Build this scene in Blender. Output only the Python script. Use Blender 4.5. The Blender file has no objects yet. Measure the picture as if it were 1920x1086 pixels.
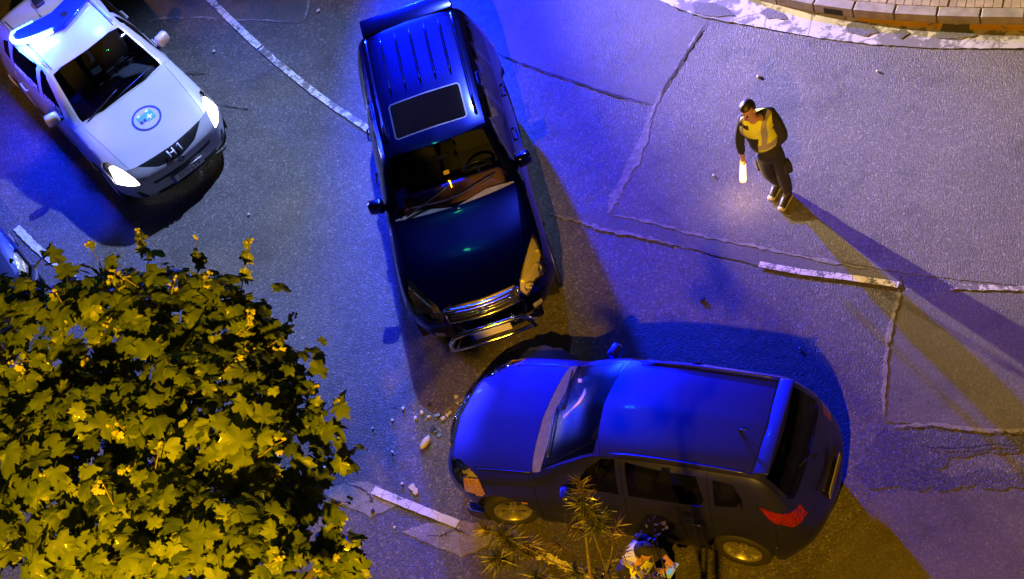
import bpy, bmesh, math, random
import numpy as np
from mathutils import Vector, Matrix
from mathutils.bvhtree import BVHTree

random.seed(7)
rng = np.random.default_rng(11)
S = bpy.context.scene
COL = S.collection
R = math.radians

# ------------------------------------------------------------------ camera
FPX, CAMH, PITCH, ROLL = 3305.2, 16.9638, 0.8742, -0.4181
_c, _s = math.cos(PITCH), math.sin(PITCH)
FWD = Vector((0, _c, -_s))
_u = Vector((0, _s, _c)); _r = Vector((1, 0, 0))
RIGHT = _r * math.cos(ROLL) + _u * math.sin(ROLL)
UP = -_r * math.sin(ROLL) + _u * math.cos(ROLL)
CAM = Vector((0, 0, CAMH))
cd = bpy.data.cameras.new('camera'); cam = bpy.data.objects.new('camera', cd); COL.objects.link(cam)
cam.matrix_world = Matrix(((RIGHT.x, UP.x, -FWD.x, CAM.x), (RIGHT.y, UP.y, -FWD.y, CAM.y), (RIGHT.z, UP.z, -FWD.z, CAM.z), (0, 0, 0, 1)))
cd.sensor_width = 36; cd.lens = FPX / 1920 * 36; cd.clip_start = 0.1; cd.clip_end = 500
S.camera = cam
S.render.resolution_x, S.render.resolution_y = 1024, 579

def at(px, py, h=0.0):
    """point at height h seen in the survey picture at (px, py)"""
    d = FWD + RIGHT * ((px - 960) / FPX) - UP * ((py - 543) / FPX)
    return CAM + d * ((h - CAM.z) / d.z)

# ------------------------------------------------------------------ sky, moonlight, lamps, exposure
W = bpy.data.worlds.new('World'); S.world = W; W.use_nodes = True
nt = W.node_tree; bg = nt.nodes['Background']
sky = nt.nodes.new('ShaderNodeTexSky'); sky.sky_type = 'NISHITA'; sky.sun_disc = False
sky.sun_elevation = R(-3); sky.sun_rotation = R(20)
nt.links.new(sky.outputs[0], bg.inputs[0]); bg.inputs[1].default_value = 0.15

S.view_settings.view_transform = 'Standard'; S.view_settings.look = 'None'
S.view_settings.exposure = 0; S.view_settings.gamma = 1; S.view_settings.use_curve_mapping = False
S.cycles.use_denoising = True
S.cycles.max_bounces = 6; S.cycles.transparent_max_bounces = 12; S.cycles.sample_clamp_indirect = 4

def lamp(name, loc, col, power, size=0.2, kind='POINT', aim=None, ang=60, blend=0.4):
    l = bpy.data.lights.new(name, kind); l.color = col; l.energy = power
    l.shadow_soft_size = size
    o = bpy.data.objects.new(name, l); COL.objects.link(o); o.location = loc
    if kind == 'SPOT':
        l.spot_size = R(ang); l.spot_blend = blend
    if aim is not None:
        o.rotation_euler = (Vector(aim) - Vector(loc)).to_track_quat('-Z', 'Y').to_euler()
    return o
SODIUM, BLUE, COOL, WARM = (1.0, .46, .006), (0.004, 0.022, 1.0), (.36, .46, .95), (1.0, .78, .52)
lamp('sodium_street_lamp', (-3.8, -2.4, 15.2), SODIUM, 23000, .15)
# roof lights and lamps of a response vehicle parked well beyond the top of the picture, an unseen blue spot added for sheen on the two cars and a tall LED street lamp behind it
lamp('far_beacon', (0.9, 25.5, 3.0), BLUE, 46000, .14, 'SPOT', (2.2, 13.0, 0), 52, .7)
lamp('added_blue_sheen_spot', (0.6, 24.5, 6.5), BLUE, 9500, 1.5, 'SPOT', (0.1, 13.2, 1.2), 23, .35)
lamp('led_street_lamp', (3.2, 23.5, 12.0), COOL, 26000, .15, 'SPOT', (-4.2, 16.6, 0), 46, 1.)
lamp('far_scene_lamp', (-1.5, 25.3, 3.1), WARM, 62000, .08, 'SPOT', (8.0, 12.0, 2.4), 44, 1.)

# ------------------------------------------------------------------ materials
def mat(name, base=(.5, .5, .5), rough=.5, metal=0., coat=0., emit=None, estr=0., spec=.5, trans=0.):
    m = bpy.data.materials.new(name); m.use_nodes = True
    b = m.node_tree.nodes['Principled BSDF']
    b.inputs['Base Color'].default_value = (*base, 1); b.inputs['Roughness'].default_value = rough
    b.inputs['Metallic'].default_value = metal; b.inputs['Coat Weight'].default_value = coat
    b.inputs['Coat Roughness'].default_value = .06; b.inputs['Specular IOR Level'].default_value = spec
    b.inputs['Transmission Weight'].default_value = trans
    if emit:
        b.inputs['Emission Color'].default_value = (*emit, 1); b.inputs['Emission Strength'].default_value = estr
    return m

def N(m, t, **kw):
    n = m.node_tree.nodes.new(t)
    for k, v in kw.items(): setattr(n, k, v)
    return n
def L(m, a, b): m.node_tree.links.new(a, b)
def noise(m, scale, detail=3, rough=.55, coord=None, vec=None):
    n = N(m, 'ShaderNodeTexNoise'); n.inputs['Scale'].default_value = scale; n.inputs['Detail'].default_value = detail
    n.inputs['Roughness'].default_value = rough
    if vec is not None: L(m, vec, n.inputs['Vector'])
    return n
def objco(m):
    return N(m, 'ShaderNodeTexCoord').outputs['Object']
def ramp(m, src, stops):
    r = N(m, 'ShaderNodeValToRGB'); L(m, src, r.inputs[0])
    e = r.color_ramp.elements
    while len(e) < len(stops): e.new(.5)
    for x, (p, c) in zip(e, stops):
        x.position = p; x.color = (*c, 1) if len(c) == 3 else c
    return r
def grey(v): return (v, v, v)

def grain(m, lo, hi, scale=6, bump=0., bscale=60):
    """colour variation + fine relief on a material"""
    b = m.node_tree.nodes['Principled BSDF']; co = objco(m)
    n = noise(m, scale, 5, .6, vec=co); r = ramp(m, n.outputs[0], [(.3, lo), (.7, hi)])
    L(m, r.outputs[0], b.inputs['Base Color'])
    if bump:
        k = noise(m, bscale, 3, .6, vec=co); bp = N(m, 'ShaderNodeBump'); bp.inputs['Strength'].default_value = bump
        bp.inputs['Distance'].default_value = .02
        L(m, k.outputs[0], bp.inputs['Height']); L(m, bp.outputs[0], b.inputs['Normal'])
    return m

def asphalt(name, dark, light, relief=.7, size=38, rough=(.42, .75), speck=.02, grit=.5):
    m = mat(name); b = m.node_tree.nodes['Principled BSDF']; co = objco(m)
    big = noise(m, .55, 4, .6, vec=co); mid = noise(m, 7, 4, .65, vec=co); fine = noise(m, 70, 2, .6, vec=co)
    a = N(m, 'ShaderNodeMath', operation='MULTIPLY_ADD'); L(m, big.outputs[0], a.inputs[0]); a.inputs[1].default_value = .55
    c = N(m, 'ShaderNodeMath', operation='MULTIPLY'); L(m, mid.outputs[0], c.inputs[0]); c.inputs[1].default_value = .28
    L(m, c.outputs[0], a.inputs[2])
    d = N(m, 'ShaderNodeMath', operation='MULTIPLY_ADD'); L(m, fine.outputs[0], d.inputs[0]); d.inputs[1].default_value = .25; L(m, a.outputs[0], d.inputs[2])
    r = ramp(m, d.outputs[0], [(.38, dark), (.70, light)])
    # every stone of the aggregate has its own tone, a few are pale chips
    dn = noise(m, 16, 2, .5, vec=co); dm = N(m, 'ShaderNodeMix', data_type='RGBA'); dm.inputs[0].default_value = .02; L(m, co, dm.inputs[6]); L(m, dn.outputs[1], dm.inputs[7])
    v = N(m, 'ShaderNodeTexVoronoi'); v.inputs['Scale'].default_value = size; L(m, dm.outputs[2], v.inputs['Vector'])
    wn = N(m, 'ShaderNodeTexWhiteNoise'); L(m, v.outputs['Position'], wn.inputs[0])
    wr = ramp(m, wn.outputs[0], [(.0, grey(1 - grit)), (.62, grey(1)), (.93 - speck, grey(1 + grit * .8)), (1., grey(1 + grit * 3.2))])
    mx = N(m, 'ShaderNodeMix', data_type='RGBA', blend_type='MULTIPLY'); mx.inputs[0].default_value = 1; L(m, r.outputs[0], mx.inputs[6]); L(m, wr.outputs[0], mx.inputs[7])
    # worn tracks and oil stains
    st = noise(m, 1.3, 5, .7, vec=co); sr = ramp(m, st.outputs[0], [(.30, grey(.62)), (.46, grey(1)), (.62, grey(1)), (.74, grey(1.18))])
    m3 = N(m, 'ShaderNodeMix', data_type='RGBA', blend_type='MULTIPLY'); m3.inputs[0].default_value = 1; L(m, mx.outputs[2], m3.inputs[6]); L(m, sr.outputs[0], m3.inputs[7])
    L(m, m3.outputs[2], b.inputs['Base Color'])
    # relief: rounded stones standing proud, each at its own height
    hh = N(m, 'ShaderNodeMath', operation='MULTIPLY_ADD'); L(m, wn.outputs[0], hh.inputs[0]); hh.inputs[1].default_value = .7
    ng = N(m, 'ShaderNodeMath', operation='MULTIPLY'); L(m, v.outputs['Distance'], ng.inputs[0]); ng.inputs[1].default_value = -1.1; L(m, ng.outputs[0], hh.inputs[2])
    bp = N(m, 'ShaderNodeBump'); bp.inputs['Strength'].default_value = relief; bp.inputs['Distance'].default_value = .011
    L(m, hh.outputs[0], bp.inputs['Height']); L(m, bp.outputs[0], b.inputs['Normal'])
    rr = ramp(m, mid.outputs[0], [(.3, grey(rough[0])), (.7, grey(rough[1]))]); L(m, rr.outputs[0], b.inputs['Roughness'])
    return m

def worn_paint(name, paint, under, wear=.5, scale=26, cracks=0., crack_scale=4):
    m = mat(name, rough=.6); b = m.node_tree.nodes['Principled BSDF']; co = objco(m)
    n = noise(m, scale, 5, .75, vec=co); n2 = noise(m, scale * .16, 3, .6, vec=co)
    a = N(m, 'ShaderNodeMath', operation='ADD'); L(m, n.outputs[0], a.inputs[0]); L(m, n2.outputs[0], a.inputs[1])
    r = ramp(m, a.outputs[0], [(0.5, grey(0)), (0.5, grey(1))])
    w = (wear + .5)
    sc = N(m, 'ShaderNodeMath', operation='MULTIPLY'); L(m, a.outputs[0], sc.inputs[0]); sc.inputs[1].default_value = .5 / w * 1.0
    r = ramp(m, sc.outputs[0], [(.485, grey(0)), (.515, grey(1))])
    fac = r.outputs[0]
    if cracks:
        wv = noise(m, 5, 3, .6, vec=co)
        mixv = N(m, 'ShaderNodeMix', data_type='RGBA'); mixv.inputs[0].default_value = .06; L(m, co, mixv.inputs[6]); L(m, wv.outputs[1], mixv.inputs[7])
        v = N(m, 'ShaderNodeTexVoronoi', feature='DISTANCE_TO_EDGE'); v.inputs['Scale'].default_value = crack_scale; L(m, mixv.outputs[2], v.inputs['Vector'])
        cr = ramp(m, v.outputs['Distance'], [(.0, grey(0)), (cracks, grey(1))])
        mm = N(m, 'ShaderNodeMath', operation='MULTIPLY'); L(m, fac, mm.inputs[0]); L(m, cr.outputs[0], mm.inputs[1]); fac = mm.outputs[0]
    mx = N(m, 'ShaderNodeMix', data_type='RGBA'); L(m, fac, mx.inputs[0]); mx.inputs[6].default_value = (*under, 1)
    pn = noise(m, 3, 4, .6, vec=co); pr = ramp(m, pn.outputs[0], [(.3, tuple(c * .72 for c in paint)), (.7, paint)]); L(m, pr.outputs[0], mx.inputs[7])
    L(m, mx.outputs[2], b.inputs['Base Color'])
    bp = N(m, 'ShaderNodeBump'); bp.inputs['Strength'].default_value = .5; bp.inputs['Distance'].default_value = .01
    L(m, n.outputs[0], bp.inputs['Height']); L(m, bp.outputs[0], b.inputs['Normal'])
    return m

def glass(name, tint=.3, rough=.02, col=(.8, .9, 1)):
    m = bpy.data.materials.new(name); m.use_nodes = True; t = m.node_tree; t.nodes.clear()
    o = t.nodes.new('ShaderNodeOutputMaterial'); mx = t.nodes.new('ShaderNodeMixShader')
    tr = t.nodes.new('ShaderNodeBsdfTransparent'); tr.inputs[0].default_value = (*[c * tint for c in col], 1)
    gl = t.nodes.new('ShaderNodeBsdfGlossy'); gl.inputs['Roughness'].default_value = rough
    fr = t.nodes.new('ShaderNodeFresnel'); fr.inputs[0].default_value = 1.42
    t.links.new(fr.outputs[0], mx.inputs[0]); t.links.new(tr.outputs[0], mx.inputs[1]); t.links.new(gl.outputs[0], mx.inputs[2]); t.links.new(mx.outputs[0], o.inputs[0])
    return m

def paint(name, base, metal=0., rough=.4, coat=1., dirt=.12):
    m = mat(name, base, rough, metal, coat); b = m.node_tree.nodes['Principled BSDF']; co = objco(m)
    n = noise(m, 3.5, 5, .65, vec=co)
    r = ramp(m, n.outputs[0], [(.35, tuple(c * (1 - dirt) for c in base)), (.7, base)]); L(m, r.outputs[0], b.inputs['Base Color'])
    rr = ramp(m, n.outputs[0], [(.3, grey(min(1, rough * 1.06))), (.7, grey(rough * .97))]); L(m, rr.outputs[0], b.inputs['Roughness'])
    return m

M = {}
M['road'] = asphalt('road_asphalt', (.040, .039, .040), (.098, .095, .094), .65, 50, (.62, .85), .012, .40)
M['smooth'] = asphalt('smooth_asphalt', (.052, .050, .052), (.096, .094, .096), .4, 68, (.7, .9), 0.0, .24)
M['coarse'] = asphalt('coarse_asphalt', (.036, .035, .036), (.10, .098, .096), .9, 36, (.6, .85), .02, .6)
M['pale'] = asphalt('pale_patch', (.064, .063, .062), (.118, .114, .112), .6, 58, (.7, .9), 0.006, .32)
M['concrete'] = asphalt('concrete_patch', (.13, .125, .125), (.21, .205, .20), .5, 60, (.75, .9), 0.0, .22)
M['tar'] = asphalt('tar', (.026, .025, .026), (.058, .055, .058), .5, 46, (.5, .75), .02, .4)
M['seal'] = grain(mat('joint_mortar', rough=.85), grey(.09), grey(.21), 14, .6, 50)
M['gap'] = mat('joint_gap', grey(.012), .9)
M['white_line'] = worn_paint('white_road_paint', grey(.62), grey(.10), .40, 30, .05, 7)
M['white_line_worn'] = worn_paint('worn_white_road_paint', grey(.55), grey(.10), .53, 34)
M['white_line_clean'] = worn_paint('fresh_white_road_paint', grey(.55), grey(.12), .34, 22, .03, 6)
M['yellow_line'] = worn_paint('yellow_road_paint', (.52, .30, .01), grey(.12), .28, 20)
M['gutter'] = worn_paint('white_gutter_paint', grey(.40), (.12, .115, .11), .475, 5.5, .022, 1.7)
M['kerb'] = grain(mat('kerb_stone', rough=.7), (.14, .13, .12), (.25, .235, .22), 7, .3, 60)
M['brick'] = grain(mat('paving_brick', rough=.75), (.19, .155, .125), (.31, .26, .215), 5, .3, 60)
M['mortar'] = mat('mortar_bed', (.06, .055, .05), .9)
M['black'] = mat('black_plastic', grey(.012), .45)
M['rubber'] = mat('tyre_rubber', grey(.018), .75)
M['dark'] = mat('dark_cabin', grey(.02), .8)
M['seatc'] = mat('seat_cloth', (.022, .02, .025), .9)
M['alloy'] = grain(mat('alloy_rim', rough=.35, metal=.85), grey(.42), grey(.6), 9)
M['chrome'] = mat('chrome', grey(.75), .12, 1.)
M['glass'] = glass('car_glass', .85, .30)
M['glassclear'] = glass('clear_car_glass', .9, .03)
M['glassdark'] = glass('tinted_car_glass', .40, .05)
M['white_paint'] = paint('white_car_paint', (.42, .43, .47), 0, .35, 1, .06)
M['suv_blue_sheen'] = paint('black_paint_blue_sheen', (.003, .006, .10), .95, .21, .35)  # black body; blue of the mirrored lights is put into the base colour
M['grey_blue_sheen'] = paint('graphite_paint_blue_sheen', (.050, .056, .42), .85, .38, .15)  # grey body, base colour turned blue to carry the blue reflections

# ------------------------------------------------------------------ object helpers
def tag(o, label=None, cat=None, group=None, kind=None):
    if label: o['label'] = label
    if cat: o['category'] = cat
    if group: o['group'] = group
    if kind: o['kind'] = kind
    return o
def link_mesh(name, me, parent=None):
    o = bpy.data.objects.new(name, me); COL.objects.link(o)
    if parent: o.parent = parent
    return o
def obj(name, bm, m=None, parent=None, smooth=False, recalc=True):
    if recalc: bmesh.ops.recalc_face_normals(bm, faces=bm.faces)
    me = bpy.data.meshes.new(name); bm.to_mesh(me); bm.free()
    if m is not None:
        for k in (m if isinstance(m, (list, tuple)) else [m]): me.materials.append(k)
    if smooth:
        me.polygons.foreach_set('use_smooth', [True] * len(me.polygons))
    return link_mesh(name, me, parent)
def empty(name, loc=(0, 0, 0), rz=0., label=None, cat=None, group=None):
    o = bpy.data.objects.new(name, None); COL.objects.link(o); o.location = loc; o.rotation_euler = (0, 0, rz)
    o.empty_display_size = .2
    return tag(o, label, cat, group)
def box(bm, c, d, rot=None, bev=0., mi=0):
    b2 = bmesh.new(); bmesh.ops.create_cube(b2, size=1)
    bmesh.ops.scale(b2, vec=d, verts=b2.verts)
    if bev: bmesh.ops.bevel(b2, geom=b2.edges[:], offset=bev, segments=2, affect='EDGES', profile=.6)
    if rot is not None: bmesh.ops.rotate(b2, cent=(0, 0, 0), matrix=rot, verts=b2.verts)
    bmesh.ops.translate(b2, vec=c, verts=b2.verts)
    join(bm, b2, mi)
def join(bm, b2, mi=0):
    vm = [bm.verts.new(v.co) for v in b2.verts]; b2.verts.index_update()
    for f in b2.faces:
        try:
            g = bm.faces.new([vm[v.index] for v in f.verts]); g.material_index = mi or f.material_index; g.smooth = f.smooth
        except ValueError: pass
    b2.free()
def tube(bm, pts, rad, n=8, cap=True, mi=0):
    pts = [Vector(p) for p in pts]; rads = rad if isinstance(rad, (list, tuple)) else [rad] * len(pts)
    rings = []; prev = None
    for i, p in enumerate(pts):
        t = (pts[min(i + 1, len(pts) - 1)] - pts[max(i - 1, 0)]).normalized()
        a = prev - t * prev.dot(t) if prev is not None else (Vector((0, 0, 1)).cross(t) if abs(t.z) < .9 else Vector((1, 0, 0)).cross(t))
        a.normalize(); prev = a; b = t.cross(a)
        rings.append([bm.verts.new(p + (a * math.cos(k * 2 * math.pi / n) + b * math.sin(k * 2 * math.pi / n)) * rads[i]) for k in range(n)])
    for r1, r2 in zip(rings, rings[1:]):
        for k in range(n):
            f = bm.faces.new((r1[k], r1[(k + 1) % n], r2[(k + 1) % n], r2[k])); f.smooth = True; f.material_index = mi
    if cap:
        for r in (rings[0], rings[-1]):
            f = bm.faces.new(r); f.material_index = mi
def lathe(bm, prof, axis='Y', n=28, mi=0, c=(0, 0, 0)):
    """prof: list of (axial, radius)"""
    rings = []
    for a, r in prof:
        ring = []
        for k in range(n):
            t = 2 * math.pi * k / n
            co = (r * math.cos(t), a, r * math.sin(t)) if axis == 'Y' else (r * math.cos(t), r * math.sin(t), a)
            ring.append(bm.verts.new(Vector(co) + Vector(c)))
        rings.append(ring)
    for r1, r2 in zip(rings, rings[1:]):
        for k in range(n):
            f = bm.faces.new((r1[k], r1[(k + 1) % n], r2[(k + 1) % n], r2[k])); f.smooth = True; f.material_index = mi
def polyface(bm, pts, mi=0):
    f = bm.faces.new([bm.verts.new(p) for p in pts]); f.material_index = mi; return f

# ------------------------------------------------------------------ smooth curves
def pch(P, ns):
    """shape preserving cubic through rows of P (K,...) ; ns = samples per segment"""
    P = np.asarray(P, float); d = np.diff(P, axis=0); m = np.zeros_like(P)
    if len(P) > 2:
        a, b = d[:-1], d[1:]; same = (a * b) > 0
        with np.errstate(all='ignore'): h = np.where(same, 2 * a * b / (a + b), 0)
        m[1:-1] = np.nan_to_num(h)
        m[0] = 1.5 * d[0] - .5 * m[1]; m[-1] = 1.5 * d[-1] - .5 * m[-2]
    else: m[0] = m[1] = d[0]
    out = []; par = []
    for i, n in enumerate(ns):
        for k in range(n):
            t = k / n; t2, t3 = t * t, t ** 3
            out.append(P[i] * (2 * t3 - 3 * t2 + 1) + m[i] * (t3 - 2 * t2 + t) + P[i + 1] * (-2 * t3 + 3 * t2) + m[i + 1] * (t3 - t2)); par.append(i + t)
    out.append(P[-1]); par.append(len(P) - 1)
    return np.array(out), np.array(par)

# ------------------------------------------------------------------ vehicle bodies
# rows: station -> dict(c=(s,z), e=(s,y,z), b=(s,y,z), side=[(ds,y,z) x3]) ; s = metres behind the nose, y>=0 half body
def pts_top(r):
    (s6, z6), (s4, y4, z4), (s3, y3, z3) = r['c'], r['e'], r['b']
    s5, z5 = s6 + (s4 - s6) * .36, z6 + (z4 - z6) * .26
    return [(s3, y3, z3), (s4, y4, z4), (s5, y4 * .60, z5), (s6, 0, z6)]
VT = [4, 8, 8]
def half_body(rows, nf=4, side_n=(5, 6, 5)):
    """rows: order A,B,C,D..K,L,M,N  (3 front, mids, 3 rear).  returns half bmesh with face layers"""
    names = list(rows); R_ = [rows[n] for n in names]
    bm = bmesh.new(); lay = bm.faces.layers.int.new('tag'); TAGS = {}
    def tid(t): return TAGS.setdefault(t, len(TAGS) + 1)
    iD, iK = 3, len(R_) - 4
    def grid(P, nu, nv, tagf):
        G, pu = pch(P, nu); G2, pv = pch(np.swapaxes(G, 0, 1), nv); G = np.swapaxes(G2, 0, 1)
        vs = [[bm.verts.new((-x, y, z)) for x, y, z in row] for row in G]
        for i in range(len(pu) - 1):
            for j in range(len(pv) - 1):
                try:
                    f = bm.faces.new((vs[i][j], vs[i + 1][j], vs[i + 1][j + 1], vs[i][j + 1])); f[lay] = tid(tagf((pu[i] + pu[i + 1]) / 2, (pv[j] + pv[j + 1]) / 2)); f.smooth = True
                except ValueError: pass
    T = np.array([pts_top(r) for r in R_])           # (K,4,3)
    midn = []
    for i in range(iD, iK): midn.append(max(3, int(np.linalg.norm(T[i + 1][3] - T[i][3]) / .06)))
    rv = list(reversed(side_n))
    side = np.array([[(r['b'][0] + r['side'][k][0], r['side'][k][1], r['side'][k][2]) for k in (2, 1, 0)] + [r['b']] for r in R_[iD:iK + 1]])
    # front block, its outer column is the front edge of the side
    F = T[:4].copy(); F[0:3, 0] = side[0][:3]
    grid(F, rv, VT, lambda u, v: 'front_bumper')
    B = T[iK:].copy(); B[1:, 0] = side[-1][2::-1]
    grid(B, list(side_n), VT, lambda u, v: 'tailgate_low' if u < 1 else 'rear_bumper')
    nE = iK - iD
    idx = {n: i for i, n in enumerate(names[iD:iK + 1])}
    def tm(u, v):
        if u < idx['F']: return 'fender' if v < 1 else 'hood'
        if v < 1: return 'door' if u < idx['J'] else 'tail_pillar'
        if u < idx['H']: return 'frame'
        if u < idx['J']: return 'roof'
        return 'tailgate'
    grid(T[iD:iK + 1], midn, VT, tm)
    grid(side, midn, rv, lambda u, v: 'side')
    bmesh.ops.remove_doubles(bm, verts=bm.verts, dist=.0015)
    bmesh.ops.recalc_face_normals(bm, faces=bm.faces)
    # make sure normals look outwards (hood up)
    f = max(bm.faces, key=lambda f: f.calc_center_median().z)
    if f.normal.z < 0: bmesh.ops.reverse_faces(bm, faces=bm.faces)
    return bm, lay, TAGS, tid

AX = {'top': (0, 1), 'side': (0, 2), 'front': (1, 2)}
def cut_poly(bm, lay, tid, new, proj, poly, tags, TAGS, test=None):
    """give the faces inside a convex outline (seen along an axis) a tag of their own, cutting exactly along it"""
    a, b = AX[proj]; ids = {TAGS[t] for t in tags if t in TAGS}
    pts = [((-p[0] if a == 0 else p[0]), p[1]) for p in poly]
    area = sum(p[0] * q[1] - q[0] * p[1] for p, q in zip(pts, pts[1:] + pts[:1]))
    if area < 0: pts.reverse()
    ins = [f for f in bm.faces if f[lay] in ids and (test is None or test(f.calc_center_median(), f.normal))]
    for p, q in zip(pts, pts[1:] + pts[:1]):
        e = (q[0] - p[0], q[1] - p[1]); no = Vector((0, 0, 0)); no[a], no[b] = -e[1], e[0]      # inward
        co = Vector((0, 0, 0)); co[a], co[b] = p
        no.normalize(); es = set(); vs = set()
        for f in ins: es.update(f.edges); vs.update(f.verts)
        ret = bmesh.ops.bisect_plane(bm, geom=list(ins) + list(es) + list(vs), dist=1e-5, plane_co=co, plane_no=no)
        fs = {g for g in ret['geom'] if isinstance(g, bmesh.types.BMFace)} | {f for f in ins if f.is_valid}
        ins = [f for f in fs if (f.calc_center_median() - co).dot(no) > 0]
        if not ins: break
    t = tid(new)
    for f in ins: f[lay] = t
    return ins

def panel(src, lay, ids, side, gap=.003, thick=.014):
    """copy tagged faces into a bmesh of its own: side 0 = both halves joined, +1 left half, -1 right half"""
    bm = bmesh.new(); vm = {}
    faces = [f for f in src.faces if f[lay] in ids]
    if not faces: return None
    for sg in ((1, -1) if side == 0 else (side,)):
        vm = {}
        for f in faces:
            vs = []
            for v in f.verts:
                if v not in vm: vm[v] = bm.verts.new((v.co.x, v.co.y * sg, v.co.z))
                vs.append(vm[v])
            if sg < 0: vs.reverse()
            try: g = bm.faces.new(vs); g.smooth = True
            except ValueError: pass
    if side == 0: bmesh.ops.remove_doubles(bm, verts=[v for v in bm.verts if abs(v.co.y) < 1e-3], dist=1e-3)
    bm.normal_update()
    if gap:
        try:
            ret = bmesh.ops.inset_region(bm, faces=bm.faces[:], thickness=gap, use_boundary=True, use_even_offset=False)
            bmesh.ops.delete(bm, geom=ret['faces'], context='FACES')
        except Exception: pass
    bm.normal_update()
    if thick:
        bd = [e for e in bm.edges if len(e.link_faces) == 1]; vn = {v: v.normal.copy() for e in bd for v in e.verts}
        for e in bd:
            a, b = e.verts
            q = [bm.verts.new(a.co), bm.verts.new(b.co), bm.verts.new(b.co - vn[b] * thick), bm.verts.new(a.co - vn[a] * thick)]
            bm.faces.new(q)
    return bm

def keep_big(src, lay, ids):
    fs = {f for f in src.faces if f[lay] in ids}; best = set()
    while fs:
        st = [fs.pop()]; isl = set(st)
        while st:
            for e in st.pop().edges:
                for g in e.link_faces:
                    if g in fs: fs.discard(g); isl.add(g); st.append(g)
        if len(isl) > len(best):
            for f in best: f[lay] = 0
            best = isl
        else:
            for f in isl: f[lay] = 0

def text(name, s, size, mat_, parent, loc, rot, ext=.001, align='CENTER', sx=1.):
    c = bpy.data.curves.new(name, 'FONT'); c.body = s; c.size = size; c.extrude = ext; c.align_x = align; c.align_y = 'CENTER'
    c.materials.append(mat_); o = bpy.data.objects.new(name, c); COL.objects.link(o); o.parent = parent
    o.location = loc; o.rotation_euler = rot; o.scale = (sx, 1, 1)
    bpy.context.view_layer.update()
    me = bpy.data.meshes.new_from_object(o.evaluated_get(bpy.context.evaluated_depsgraph_get()))
    q = link_mesh(name, me, parent); q.location = loc; q.rotation_euler = rot; q.scale = (sx, 1, 1)
    bpy.data.objects.remove(o); q.name = name
    return q
def handle(dr, s, z, sg, m, parent, ln=.20):
    a, b_ = dr.flank(s, z, sg)[0], dr.flank(s + ln, z + .005, sg)[0]; d = Vector((0, sg * .03, 0))
    b = bmesh.new(); tube(b, [a, a + d, b_ + d, b_], .014, 6); return obj('door_handle', b, m, parent)

def wheel_mesh(r, w, rim_r, spokes, rimmat):
    t = bmesh.new()
    lathe(t, [(-w * .42, rim_r * .98), (-w * .5, rim_r * 1.06), (-w * .5, r * .90), (-w * .40, r * .985), (-w * .2, r), (w * .2, r), (w * .40, r * .985), (w * .5, r * .90), (w * .5, rim_r * 1.06), (w * .42, rim_r * .98), (-w * .42, rim_r * .98)], n=40)
    g = bmesh.new()
    lathe(g, [(w * .44, rim_r), (w * .46, rim_r * .96), (w * .40, rim_r * .90), (w * .0, rim_r * .86), (-w * .3, rim_r * .86)], n=40)
    # hub
    lathe(g, [(w * .10, .001), (w * .34, .001), (w * .36, rim_r * .13), (w * .33, rim_r * .22), (w * .1, rim_r * .24)], n=18)
    for k in range(spokes):
        a = 2 * math.pi * k / spokes
        for sgn in (-1, 1):
            a2 = a + sgn * .14
            p0 = Vector((math.cos(a + sgn * .25) * rim_r * .17, 0, math.sin(a + sgn * .25) * rim_r * .17)); p1 = Vector((math.cos(a2) * rim_r * .90, 0, math.sin(a2) * rim_r * .90))
            d = (p1 - p0).normalized(); n = Vector((-d.z, 0, d.x)); q0, q1 = .011, .016
            lo = [p0 + n * q0, p0 - n * q0, p1 - n * q1, p1 + n * q1]
            V = [g.verts.new(p + Vector((0, w * (.34 if i < 2 else .38), 0))) for i, p in enumerate(lo)] + [g.verts.new(p + Vector((0, w * .18, 0))) for p in lo]
            for f in ((0, 1, 2, 3), (0, 4, 5, 1), (1, 5, 6, 2), (2, 6, 7, 3), (3, 7, 4, 0)): g.faces.new([V[i] for i in f])
    d = bmesh.new(); lathe(d, [(w * .02, .001), (w * .02, rim_r * .86)], n=24)
    return t, g, d

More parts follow.
